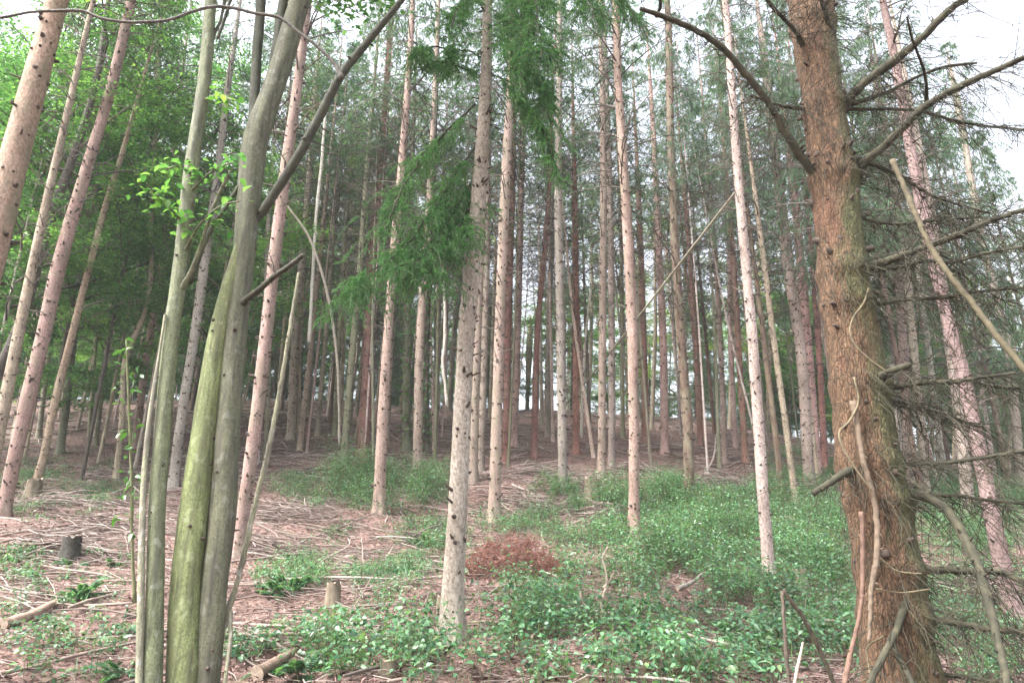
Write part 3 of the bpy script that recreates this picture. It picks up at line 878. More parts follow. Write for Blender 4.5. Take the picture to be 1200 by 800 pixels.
for px, d, H, cb, wd, lab in ((425, 31, 14, 5, .9, "pale green broadleaf tree behind the red trunk"),
                              (500, 35, 15, 5, .9, "pale green broadleaf tree left behind the central trunk"),
                              (765, 29, 12, 6, .65, "small yellow green broadleaf tree behind the leaning dead pole"),
                              (856, 36, 10, 4, .8, "yellow green broadleaf tree before the bright gap at right"),
                              (925, 40, 11, 3, .9, "yellow green broadleaf bush tree left of the big brown trunk"),
                              (640, 44, 9, 3, .9, "pale broadleaf tree on the ridge at the middle of the photo"),
                              (345, 24, 16, 7, .8, "light green broadleaf crown high behind the knotty pinkish spruce"),
                              (400, 26, 15, 5.5, .9, "light green broadleaf tree just left of the red barked trunk"),
                              (455, 24, 15, 6.5, .8, "light green broadleaf tree between the red trunk and the hanging bough"),
                              (510, 28, 15, 6, .8, "light green broadleaf tree just left of the central trunk"),
                              (575, 33, 14, 6, .8, "light green broadleaf tree right behind the central trunk"),
                              (690, 36, 15, 5, .8, "light green broadleaf tree left of the close pair of spruces"),
                              (745, 34, 14, 7, .8, "light green broadleaf tree behind the straight pinkish spruce"),
                              (800, 38, 13, 4, .9, "light green broadleaf tree behind the dark brown spruce"),
                              (900, 31, 13, 4, .8, "light green broadleaf tree just right of the pale slender spruce"),
                              (1040, 33, 14, 4, 1.0, "light green broadleaf tree behind the trunks right of the big trunk"),
                              (1120, 31, 13, 3, 1.0, "light green broadleaf tree behind the stout knotty spruce at right"),
                              (618, 41, 6.5, .4, .9, "low pale leafy bush tree on the ridge, left in the bright central gap"),
                              (643, 42, 6, .4, .9, "low pale leafy bush tree on the ridge, right in the bright central gap"),
                              (1185, 34, 12, 2, 1.0, "green broadleaf tree at the far right behind the thin stems")):
    broadleaf([(px, 470, 5), (px + 3, 380, 4.5)], lab, 'tan', d=d, H=H, cb=cb, lib=PALE, wide=wd)

# far rows of trees up the slope and beyond the crest
frng = np.random.default_rng(77)
def far_zone(px):
    return ("distant thin spruce in the shady far rows at left", "spruces in the far rows at left") if px < 400 else (
           ("distant thin spruce in the far rows up the middle slope", "spruces in the far rows up the middle") if px < 800 else
           ("distant thin spruce in the far rows at right", "spruces in the far rows at right"))
cnt = 0
while cnt < 84:
    d = frng.uniform(27, 62)
    px = frng.uniform(-140, 1340)
    if d > 46 and (600 < px < 680 or 820 < px < 905) and frng.uniform() < .7:
        continue
    ptop = px + .16 * (600 - px)
    if any(a < ptop < b for a, b in ((190, 262), (308, 358), (792, 862), (1085, 1200))) and frng.uniform() < .85:
        continue
    p = at(px, 470, d)
    D = frng.uniform(.13, .24)
    wd = D * FPX / (d * 1.03)
    lean = (600 - px) * .045 + frng.normal(0, 3)
    lab, grp = far_zone(px)
    tn = random.choice(['pink', 'grey', 'tan', 'pink', 'red'])
    lab = lab.replace("thin", "thin " + tn + " barked"); grp = tn + " barked " + grp
    spruce([(px, 470, wd), (px + lean, 370, wd * .9)], lab, tn, d=d,
           H=frng.uniform(16, 22), cb=frng.uniform(8.5, 12.5), group=grp, stubs=d < 36, crown_w=.7)
    cnt += 1
# many thin suppressed stems between the rows
for k in range(116):
    d = frng.uniform(19, 46)
    px = frng.uniform(300, 570) if k % 3 == 0 else frng.uniform(-60, 1260)
    wd = frng.uniform(.06, .125) * FPX / d
    tn = ('pale', 'grey', 'tan', 'green', 'pink', 'pale', 'pale')[int(frng.integers(7))]
    nm = {'pale': 'whitish', 'grey': 'grey', 'tan': 'tan', 'green': 'greenish', 'pink': 'pinkish'}[tn]
    zn_ = "between the rows at left" if px < 400 else ("between the rows of the middle slope" if px < 800 else "between the rows at right")
    lean = (600 - px) * .045 + frng.normal(0, 5)
    spruce([(px, 480, wd), (px + lean, 380, wd * .85)], f"very thin {nm} pole of a young spruce {zn_}", tn, d=d, H=frng.uniform(11, 17), cb=frng.uniform(8, 11),
           group=f"thin {nm} poles {zn_}", stubs=False, crown_w=.6)
# living spruces with green branches low down, and the leafy thicket on the crest
for px, d, H, cb, cw, lab in ((388, 27, 15, 4.5, .8, "dark bluish green spruce with low living branches behind the white dead sapling"),
                              (330, 33, 14, 3.5, .9, "green spruce with low branches behind the knotty pinkish spruce"),
                              (455, 34, 16, 5, .9, "green spruce with low branches behind the red barked trunk"),
                              (560, 36, 15, 6, .8, "green spruce with low branches behind the central pale trunk"),
                              (690, 32, 17, 6, .8, "grey green spruce with living branches left of the straight pinkish trunk"),
                              (835, 30, 17, 6, .8, "grey green spruce with living branches behind the pale slender trunk"),
                              (905, 27, 16, 5.5, .7, "green spruce with living branches left of the big brown trunk"),
                              (1025, 24, 16, 5, .8, "green spruce with drooping living branches right behind the big brown trunk"),
                              (1100, 27, 16, 4, .9, "green spruce with drooping branches behind the stout knotty spruce"),
                              (1165, 22, 15, 4, .8, "green spruce with drooping branches near the right edge"),
                              (1225, 26, 16, 3, .9, "green spruce cut by the right edge of the photo"),
                              (1012, 17, 19, 7.5, .75, "tall green spruce whose crown shows high behind the big trunk's upper right branches"),
                              (1062, 20, 20, 8, .75, "tall green spruce crown filling the sky left of the white upper right corner"),
                              (905, 19, 20, 8.5, .6, "tall green spruce crown high between the pale slender spruce and the big trunk"),
                              (215, 36, 14, 2, 1.0, "dark spruce with low branches behind the slender mossy stem"),
                              (130, 40, 15, 2, 1.0, "dark spruce with low branches deep in the left wood")):
    wd = .17 * FPX / d
    spruce([(px, 480, wd), (px + (600 - px) * .04, 380, wd * .9)], lab, 'brown', d=d, H=H, cb=cb, crown=YOUNG, crown_w=cw, stubs=False)
thick = [leafy_crown(480 + i, R=3.0, nl=28, nsub=8, nleaf=70, size=.13) for i in range(2)]
thick_pale = [leafy_crown(490 + i, R=2.8, nl=24, nsub=7, nleaf=55, size=.12, leaf=M_YLEAF) for i in range(2)]
for _ in range(100):
    px = frng.uniform(-160, 1360); d = frng.uniform(37, 60)
    hmax = 6.0 if (608 < px < 650 or 832 < px < 876) else 14
    lab, grp = ("leafy thicket tree closing the view at the far left", "thicket trees at left") if px < 400 else (
        ("leafy thicket tree on the crest behind the middle trunks", "thicket trees on the middle crest") if px < 800 else
        ("leafy thicket tree closing the view at the right", "thicket trees at right"))
    wd = .1 * FPX / d
    broadleaf([(px, 470, wd), (px + 2, 400, wd)], lab, 'dark', d=d, H=frng.uniform(hmax * .5, hmax), cb=.5, group=grp, lib=thick if (px < 400 or frng.uniform() < .45) else thick_pale, wide=frng.uniform(.9, 1.3))
# dark young spruces with branches to the ground, on and behind the crest
for _ in range(46):
    px = frng.uniform(-120, 1340); d = frng.uniform(36, 58)
    if (610 < px < 660 or 830 < px < 880) and frng.uniform() < .75:
        continue
    lab, grp = ("dark bushy young spruce in the shade at the far left", "bushy young spruces at left") if px < 400 else (
        ("dark bushy young spruce on the crest of the middle slope", "bushy young spruces in the middle") if px < 800 else
        ("dark bushy young spruce in the far right background", "bushy young spruces at right"))
    wd = .12 * FPX / d
    spruce([(px, 470, wd), (px, 400, wd)], lab, 'brown', d=d, H=frng.uniform(6, 12), cb=.8, group=grp, crown=YOUNG, twig=False, stubs=False,
           crown_w=frng.uniform(.8, 1.2), kind='young_spruce')

# ------------------------------------------------------------------ branches drawn as real curves in depth
def curve3(pts, d0, d1):
    n = len(pts)
    L = np.concatenate([[0], np.cumsum([math.hypot(pts[i + 1][0] - pts[i][0], pts[i + 1][1] - pts[i][1]) for i in range(n - 1)])])
    out = []
    for (px, py, wd), s in zip(pts, L / max(L[-1], 1e-6)):
        d = d0 + (d1 - d0) * s
        out.append([*at(px, py, d), .9 * wd * (d / ray(px, py)[1]) / FPX / 2])
    return np.array(out)

def branch(parent, pts, d0, d1, mat, name="branch", base=(0, 0, 0), sides=8, twigs=0, tl=.35, tdroop=.5, tr=.003, jag=.06, color=None, seed=0, tmat=None, collar=.5):
    rng = np.random.default_rng(500 + seed + int(pts[0][0] * 7 + pts[0][1]))
    K = smooth_line(curve3(pts, d0, d1), max(10, 6 * len(pts)))
    P = K[:, :3] - np.array(base); R = np.maximum(K[:, 3], .002)
    nz = vnoise(P * 6 + seed, 3)
    R = R * (1 + jag * 3 * np.maximum(nz, -.5))
    P[1:-1] += (rng.normal(0, min(.12, jag * 1.6), (len(P) - 2, 3)) * R[1:-1, None])
    R = R * (1 + collar * np.exp(-np.linspace(0, 1, len(R)) / .035))
    P = np.concatenate([[P[0] - (P[1] - P[0]) * .15], P]); R = np.concatenate([[R[0] * .1], R])
    P = np.concatenate([P, [P[-1] + (P[-1] - P[-2]) * .05]]); R = np.concatenate([R, [R[-1] * .05]])
    mb = MB(); mb.tubes(P, R, sides)
    # small nodes and stubs
    n = max(3, len(P) // 4)
    i = rng.integers(1, len(P) - 2, n)
    D = rng.normal(0, 1, (n, 3)); D = nrm(D)
    mb.tubes(np.stack([P[i], P[i] + D * (R[i] * 1.5)[:, None], P[i] + D * (R[i] * 2.2)[:, None]], 1), np.stack([R[i] * .5, R[i] * .3, R[i] * .05], 1), 5)
    o = obj(name, mb.mesh(name, mat), parent, color=color)
    if twigs:
        mb = MB()
        seg = rng.uniform(.12, 1, twigs) * (len(P) - 3)
        i = seg.astype(int); f = (seg - i)[:, None]
        B = P[i] * (1 - f) + P[i + 1] * f
        T = nrm(P[i + 1] - P[i])
        D = nrm(rng.normal(0, 1, (twigs, 3)) * np.array([1, 1, .6]) + T * .7 - np.array([0, 0, tdroop]))
        l = tl * rng.uniform(.25, 1.2, twigs)
        t = np.linspace(0, 1, 5)
        A = B[:, None] + D[:, None] * (l[:, None] * t[None])[:, :, None]
        A[:, :, 2] -= (tdroop * .5 * l[:, None] * t[None] ** 2)
        A[:, 1:] += rng.normal(0, .012, (twigs, 4, 3))
        mb.tubes(A, tr * np.linspace(1.2, .5, 5)[None] * np.ones((twigs, 1)), 3)
        m2 = twigs * 3
        j = rng.integers(0, twigs, m2); k = rng.integers(1, 4, m2)
        B2 = A[j, k]; D2 = nrm(D[j] + rng.normal(0, .8, (m2, 3)) - np.array([0, 0, tdroop * .6])); l2 = l[j] * rng.uniform(.2, .6, m2)
        A2 = B2[:, None] + D2[:, None] * (l2[:, None] * np.linspace(0, 1, 3)[None])[:, :, None]
        mb.tubes(A2, tr * .75 * np.linspace(1, .5, 3)[None] * np.ones((m2, 1)), 3)
        tag(obj("twigs", mb.mesh("twigs", tmat or M_MTWIG), o), kind='stuff')
    return o

# ------------------------------------------------------------------ the big brown mossy trunk at right
BD = 4.4
BULGE = [(978, 212), (968, 126), (988, 320), (995, 357), (1004, 452), (1018, 545), (1030, 588), (1042, 668), (1047, 722), (952, 30)]
line, base, _ = line_up([(1066, 860, 104), (1058, 800, 96), (1050, 750, 88), (1045, 700, 83), (1037, 650, 79), (1030, 600, 78), (1019, 550, 77), (1013, 500, 74),
                         (1007, 450, 70), (1000, 400, 67), (990, 340, 62), (984, 280, 58), (980, 240, 58), (976, 205, 60), (968, 150, 53), (962, 100, 51),
                         (955, 50, 53), (950, 0, 56)], BD, 20)
big = thing("old_larch_tree", "huge brown mossy trunk with dead whorled branches at right, closest to the camera", "tree", base)
me, BP, BR = trunk_mesh(line, base, 110, 520, mat=M_OLD, rough=.035, flare=.18, seed=77, roots=6, bulges=[at(px, py, BD)[2] - base[2] for px, py in BULGE])
obj("trunk", me, big)
brng = np.random.default_rng(5)
tag(obj("branch_stubs", stub_mesh(BP, BR, 8, .42, 5, 10, .05, brng, 1.15), big), kind='stuff')
a, _ = on_line(BP, BR, 10.5); b, _ = on_line(BP, BR, 15)
obj("crown", CROWNS[2], big, loc=a, rot=axis_rot(b - a, .4), scale=(1.2, 1.2, 1.0))
def bb(pts, d1, tw=0, **k):
    return branch(big, pts, BD - k.pop('front', 0), d1, M_MTWIG, base=base, twigs=int(tw * 4), tl=.45, tr=.0026, **k)
bb([(962, 214, 12), (945, 192, 11), (920, 155, 10), (900, 120, 9), (880, 95, 9), (845, 55, 8), (810, 33, 7), (770, 17, 6), (750, 10, 5)], 3.8, 10)
bb([(770, 18, 5), (774, 6, 4.5), (768, -12, 4)], 3.9)
bb([(985, 128, 14), (1010, 100, 12), (1050, 70, 11), (1085, 40, 10), (1110, 14, 9), (1140, -8, 8)], 3.9, 16)
bb([(1000, 208, 17), (1012, 192, 13), (1035, 172, 11), (1060, 148, 10), (1085, 124, 10), (1120, 104, 9), (1150, 90, 8), (1200, 68, 7), (1240, 50, 6)], 3.7, 22)
bb([(985, 126, 8), (1010, 118, 6), (1040, 108, 5), (1075, 90, 4.5), (1110, 78, 4), (1145, 74, 3)], 4.2, 14)
bb([(985, 128, 5), (1020, 128, 4), (1080, 131, 3.5), (1120, 142, 3.5), (1205, 153, 3)], 4.3, 16)
bb([(1086, 122, 5), (1085, 95, 4), (1082, 80, 4), (1075, 62, 3.5), (1066, 35, 3), (1063, 20, 2.5)], 3.8)
bb([(1003, 322, 15), (1025, 311, 11), (1060, 299, 10), (1100, 284, 9), (1140, 268, 8), (1180, 252, 7.5), (1215, 243, 7)], 3.6, 22)
bb([(1010, 318, 8), (1060, 312, 6), (1085, 305, 6), (1110, 308, 5), (1150, 298, 4.5), (1205, 288, 4)], 4.0, 16)
bb([(1012, 358, 9), (1035, 355, 6), (1060, 351, 6), (1100, 349, 5), (1150, 341, 4.5), (1205, 337, 4)], 4.0, 18)
bb([(1020, 452, 18), (1035, 440, 13), (1050, 433, 10), (1065, 428, 8)], 3.9, 4)
bb([(1030, 456, 9), (1060, 452, 7), (1085, 448, 6), (1120, 447, 5), (1150, 442, 4.5), (1190, 437, 4)], 4.0, 16)
bb([(1140, 446, 4), (1165, 452, 4), (1195, 455, 3.5)], 4.0, 4)
bb([(1045, 548, 10), (1060, 545, 7), (1110, 542, 6), (1160, 535, 5), (1205, 527, 5)], 4.0, 16)
bb([(1018, 540, 13), (1003, 548, 11), (985, 557, 10), (965, 570, 9), (954, 577, 8)], 4.1, 3)
bb([(1040, 582, 20), (1062, 580, 15), (1085, 582, 12), (1105, 593, 11), (1125, 620, 11), (1145, 660, 11), (1160, 710, 11), (1174, 770, 11), (1182, 805, 10)], 3.5, 12)
bb([(1050, 670, 14), (1075, 668, 11), (1130, 668, 9), (1173, 671, 9), (1205, 684, 8)], 3.9, 10)
bb([(1060, 722, 16), (1082, 723, 11), (1110, 728, 9), (1150, 735, 8), (1205, 741, 8)], 3.9, 12)
bb([(1070, 788, 9), (1100, 789, 6), (1150, 796, 5), (1205, 806, 5)], 4.0, 8)
bb([(1062, 690, 10), (1058, 715, 10), (1045, 750, 9), (1030, 778, 9), (1020, 800, 9), (1012, 825, 8)], 3.9, 6, front=.14)
bb([(1046, 752, 6), (1053, 770, 7), (1062, 786, 8), (1072, 806, 8), (1082, 830, 7)], 3.9, front=.2)
bb([(975, 40, 8), (968, 18, 6), (960, -10, 5)], 4.1, front=.1)
bb([(950, 70, 8), (930, 35, 6), (905, 8, 5), (890, -15, 4)], 4.0, 12)
bb([(945, 128, 6), (915, 124, 4), (880, 112, 3)], 4.1, 10)
bb([(975, 180, 6), (1030, 195, 5), (1100, 232, 3.5), (1160, 250, 3)], 4.3, 22)
bb([(990, 250, 6), (1040, 262, 4), (1100, 258, 3), (1150, 254, 2.5)], 4.3, 22)
bb([(1015, 470, 6), (1050, 470, 4), (1090, 480, 3.5), (1150, 500, 3)], 4.2, 18)
bb([(1050, 585, 8), (1110, 580, 5), (1160, 586, 4), (1205, 590, 4)], 4.2, 12)
# dead stems and bark roots lying against its front
rootc = M_STICK
for k, pts in enumerate(([(1000, 470, 7), (1005, 500, 7), (1012, 540, 7), (1022, 575, 7), (1028, 620, 7), (1027, 655, 8), (1021, 690, 7), (1020, 720, 6), (1018, 752, 5)],
                         [(1010, 600, 6), (1011, 660, 6), (1010, 700, 6), (1004, 735, 6), (996, 770, 7), (988, 805, 7)])):
    o = branch(big, pts, BD - .2, BD - .3, rootc, "dead_stem", base, color=((.17, .125, .09), (.16, .095, .07))[k])
for pts in ([(1018, 338, 2.5), (1012, 355, 2.5), (1000, 372, 2.5), (996, 388, 2.5), (1001, 402, 2.5), (1018, 420, 2), (1040, 436, 2)],
            [(1001, 442, 3), (1006, 470, 3), (994, 495, 3), (983, 508, 3), (986, 520, 3), (1000, 545, 2.5), (1022, 575, 2.5)],
            [(1030, 652, 2.5), (1050, 668, 2.5), (1080, 672, 2)], [(1028, 690, 2), (1055, 694, 2.5), (1090, 690, 2)],
            [(1035, 745, 2.5), (1015, 762, 3), (1018, 780, 2.5), (1020, 805, 2.5)]):
    branch(big, pts, BD - .2, BD - .3, M_STICK, "bare_twig", base, sides=5, color=(.17, .14, .085))
mbf = MB()                                  # fine dead hair twigs on the trunk
hb_ = np.array([at(px, py, BD)[2] - base[2] for px, py in BULGE])
NH = 760
h = np.where(brng.uniform(0, 1, NH) < .7, hb_[brng.integers(0, len(hb_), NH)] + brng.normal(0, .06, NH), brng.uniform(.5, 7, NH))
z = np.maximum.accumulate(BP[:, 2])
c = np.stack([np.interp(h, z, BP[:, k]) for k in range(3)], 1); r = np.interp(h, z, BR)
az = brng.uniform(-2.6, 1.2, NH)
D = nrm(np.stack([np.cos(az), np.sin(az), brng.uniform(-.6, .5, NH)], 1))
l = brng.uniform(.08, .42, NH)
t = np.linspace(0, 1, 5)
A = (c + D * np.array([1, 1, 0]) * (r * .95)[:, None])[:, None] + D[:, None] * (l[:, None] * t[None])[:, :, None]
A[:, :, 2] -= .5 * l[:, None] * t[None] ** 2
A[:, 1:] += brng.normal(0, .01, (NH, 4, 3))
mbf.tubes(A, .0024 * np.linspace(1.2, .5, 5)[None] * np.ones((NH, 1)), 3)
tag(obj("hair_twigs", mbf.mesh("hair_twigs", M_MTWIG), big), kind='stuff')

# dead stem hung up in the branches, and the leaning pole further back
def lone_branch(name, label, cat, pts, d0, d1, mat, color=None, sides=10, twigs=0, **k):
    K = curve3(pts, d0, d1)
    b = K[0, :3]
    root = thing(name, label, cat, b)
    branch(root, pts, d0, d1, mat, "stem", b, sides, twigs, color=color, **k)
    return root
lone_branch("hung_dead_stem", "tan dead stem hung up in the big trunk's branches, slanting down to the right edge", "dead branch",
            [(1046, 188, 6), (1062, 225, 7), (1078, 262, 7), (1092, 292, 7.5), (1115, 326, 7.5), (1140, 356, 8), (1170, 396, 8), (1200, 432, 8), (1260, 505, 8)], 3.9, 3.5, M_STICK, (.105, .088, .052))
A0 = hit(640, 500); B0 = at(866, 220, 10.6)
pole = thing("leaning_pole", "long pale dead pole leaning across the middle against the pale slender spruce", "dead tree", A0)
pl = smooth_line(np.array([[*A0, .03], [*(A0 * .5 + B0 * .5 - np.array([0, 0, .15])), .028], [*B0, .022]]), 24)
mb = MB(); mb.tubes(pl[:, :3] - A0, pl[:, 3], 8)
obj("stem", mb.mesh("stem", M_STICK), pole, color=(.40, .38, .29))

# ------------------------------------------------------------------ the mossy stems at left
GRN, GRY = (.23, .26, .12), (.21, .21, .13)
def stem_part(root, base, pts, d, color, H, name="trunk", sides=28, rings=120, flare=.12, seed=3):
    line, b, _ = line_up(pts, d, H)
    me, P, R = trunk_mesh(line, b, sides, rings, mat=M_SMOOTH, rough=.06, flare=flare, seed=seed)
    obj(name, me, root, loc=b - base, color=color)
    if sides > 20:
        tag(obj("branch_stubs", stub_mesh(P, R, min(H, 7), 1.1, 1, 3, .03, np.random.default_rng(seed), 1.0), root, loc=b - base), kind='stuff')
    return b, P, R
MD = 4.9
_, mbase, _ = line_up([(215, 800, 40), (228, 600, 36)], MD, 10)
mt = thing("twin_stem_tree", "twin mossy stems joined at the foot with a sloping dark branch, left foreground", "tree", mbase)
stem_part(mt, mbase, [(212, 840, 44), (215, 800, 42), (218, 700, 39), (228, 600, 37), (240, 500, 31), (255, 400, 26), (268, 340, 20), (281, 285, 10)], MD + .08, (.175, .205, .09), 3.2, seed=4)
b3, P3, R3 = stem_part(mt, mbase, [(236, 840, 34), (242, 800, 33), (250, 700, 33), (261, 600, 32), (267, 500, 29), (275, 400, 29), (286, 300, 27), (293, 220, 29), (300, 165, 31), (322, 100, 26), (351, 0, 25)],
          MD + .12, (.105, .108, .07), 12.0, seed=5)
for pts, sd in (([(294, 200, 13), (297, 150, 14), (299, 100, 13), (306, 0, 12), (310, -60, 11), (318, -200, 7)], 6), ([(300, 215, 12), (306, 160, 14), (318, 100, 14), (332, 0, 12), (342, -80, 10), (356, -200, 6)], 7)):
    branch(mt, pts, MD + .14, MD + .2, M_SMOOTH, "fork", mbase, collar=0, sides=16, color=(.055, .058, .038), jag=.02, seed=sd)
branch(mt, [(295, 264, 9), (306, 250, 11), (322, 226, 12), (345, 190, 12), (375, 136, 12), (400, 88, 11), (430, 50, 10), (455, 20, 8), (480, -12, 7), (510, -60, 5)], MD + .14, MD - .45, M_SMOOTH, collar=0, name="branch", base=mbase, sides=14, color=(.05, .054, .034), jag=.02)
branch(mt, [(401, 92, 6), (392, 75, 4.5), (380, 62, 4.5), (350, 38, 4.5), (325, 20, 4.5), (300, 16, 4), (270, 9, 4), (250, 8, 4.5), (225, 14, 4), (200, 23, 4), (170, 26, 4), (150, 26, 4), (120, 22, 4), (95, 13, 4), (70, 13, 4), (40, 14, 3.5), (0, 21, 3.5), (-30, 24, 3)],
       MD - .28, MD - .7, M_SMOOTH, "branch", mbase, 8, color=(.12, .11, .10), jag=.03)
branch(mt, [(283, 356, 10), (292, 348, 8), (303, 340, 7.5), (320, 325, 7), (340, 311, 6.5), (355, 299, 6)], MD + .08, MD - .5, M_SMOOTH, "dead_branch", mbase, 10, color=(.055, .055, .038), jag=.02)
branch(mt, [(299, 190, 6), (285, 210, 5), (266, 240, 5), (247, 268, 6), (235, 298, 6), (222, 332, 7)], MD + .1, MD - .02, M_SMOOTH, "branch", mbase, 8, color=(.06, .065, .035))
branch(mt, [(270, 0, 4), (264, 20, 4), (255, 45, 4)], MD + .2, MD + .1, M_SMOOTH, "branch", mbase, 6, color=(.10, .10, .07))
a, _ = on_line(P3, R3, 7.0); bq, _ = on_line(P3, R3, 11)
obj("crown", LEAFY[1], mt, loc=a + (b3 - mbase), rot=axis_rot(bq - a, 1.0), scale=(.8, .8, .55))

_, m1base, _ = line_up([(178, 800, 26), (183, 600, 22)], MD - .05, 10)
m1 = thing("mossy_stem_tree", "slender grey green mossy stem standing just left of the twin mossy stems", "tree", m1base)
b1, P1, R1 = stem_part(m1, m1base, [(176, 840, 26), (178, 800, 25), (181, 700, 22), (184, 600, 21), (191, 500, 21), (200, 400, 20), (213, 300, 19), (224, 200, 18), (239, 100, 17), (247, 0, 15)], MD - .05, (.15, .17, .10), 12.0, seed=8)
stem_part(m1, m1base, [(163, 840, 10), (163, 800, 9.5), (165, 700, 9), (167, 600, 8), (172, 520, 7), (182, 445, 5)], MD - .12, (.26, .26, .19), 2.9, "side_stem", 12, 40, seed=9)
branch(m1, [(209, 345, 8), (224, 318, 7), (232, 298, 6), (240, 272, 5), (252, 238, 5), (270, 200, 4)], MD - .05, MD - .3, M_SMOOTH, "branch", m1base, 8, color=(.13, .14, .08))
branch(m1, [(247, 45, 6), (256, 30, 4), (262, 8, 4), (266, -20, 4)], MD, MD + .1, M_SMOOTH, "branch", m1base, 6, color=(.10, .10, .07))
a, _ = on_line(P1, R1, 6.8); bq, _ = on_line(P1, R1, 11)
obj("crown", LEAFY[2], m1, loc=a + (b1 - m1base), rot=axis_rot(bq - a, 2.0), scale=(.8, .8, .55))

def leaf_spray(parent, base, pts, d0, d1, n, size, spread, mat, name="leafy_twig", seed=1, color=(.13, .14, .08)):
    """a twig as a part with its leaves as a sub-part"""
    rng = np.random.default_rng(seed)
    o = branch(parent, pts, d0, d1, M_SMOOTH, name, base, 6, color=color, seed=seed)
    K = smooth_line(curve3(pts, d0, d1), 30)[:, :3] - np.array(base)
    i = rng.integers(3, 30, n)
    B = K[i] + rng.normal(0, 1, (n, 3)) * spread * np.array([1, 1, .5])
    D = rng.normal(0, 1, (n, 3)) * np.array([1, 1, .35]) - np.array([0, 0, .15])
    Nn = np.array([0, -.15, 1.0]) + rng.normal(0, .3, (n, 3))
    L = size * rng.uniform(.6, 1.25, n)
    mb = MB(); mb.leaves(B, D, Nn, L, L * .6, rich=True)
    Q = K[rng.integers(3, 30, n)]
    tag(obj("leaves", mb.mesh("leaves", mat), o), kind='stuff')
for k, (pts, n) in enumerate((([(222, 226, 4), (240, 208, 3), (256, 196, 2.5), (275, 190, 2)], 55), ([(216, 262, 4), (200, 245, 3), (186, 232, 2.5), (172, 215, 2)], 60),
                              ([(226, 205, 4), (210, 195, 3), (195, 198, 2)], 34), ([(214, 300, 4), (235, 262, 3), (262, 240, 2.5), (280, 236, 2)], 40),
                              ([(238, 118, 4), (255, 112, 3), (274, 118, 2)], 26))):
    leaf_spray(m1, m1base, pts, MD - .05, MD - .45, n, .072, .07, M_LEAF, seed=60 + k)

# leaning dead stem in front right of the twin stems
lone_branch("dead_leaning_stem", "thin bare grey stem leaning up to the right beside the twin mossy stems", "dead stem",
            [(246, 815, 6), (252, 785, 7), (262, 735, 7), (268, 712, 9), (278, 682, 7), (288, 640, 7), (296, 605, 7), (304, 570, 7), (313, 535, 7), (322, 490, 6), (331, 440, 6), (340, 385, 5), (350, 320, 4)],
            5.0, 5.6, M_SMOOTH, (.24, .23, .16))
lone_branch("dead_leaning_stem", "thin grey twig stem splitting off low beside the bare leaning stem", "dead stem",
            [(262, 812, 5), (266, 780, 5), (270, 745, 5), (270, 715, 6)], 4.95, 5.05, M_SMOOTH, (.24, .23, .17))
lone_branch("bleached_dead_stem", "bleached white bent dead stem hanging between the trunks left of the central spruce", "dead stem",
            [(524, 476, 3), (523, 465, 3.5), (521, 445, 4), (519, 430, 4), (521, 400, 4), (521, 350, 4), (519, 300, 3.5), (516, 262, 3)], 17, 17.5, M_STICK, (.46, .42, .38))
lone_branch("pale_dead_sapling", "whitish leaning dead sapling crossing behind the sloping branch", "dead sapling",
            [(398, 520, 3), (395, 420, 3.4), (387, 360, 3.4), (375, 312, 3.4), (359, 272, 3.2), (342, 249, 3), (325, 222, 2.5)], 17, 16, M_STICK, (.33, .30, .25))
lone_branch("pale_dead_sapling", "thin white upright dead sapling right of the red mid slope spruce", "dead sapling",
            [(681, 512, 3.5), (683, 450, 3.5), (686, 400, 3.2), (692, 340, 3)], 24, 24, M_STICK, (.62, .58, .5))
lone_branch("pale_dead_sapling", "whitish forked dead sapling high behind the red trunk, left of centre", "dead sapling",
            [(362, 400, 4), (366, 330, 4), (370, 260, 4), (376, 200, 4), (382, 120, 3)], 19, 19, M_STICK, (.6, .58, .52))

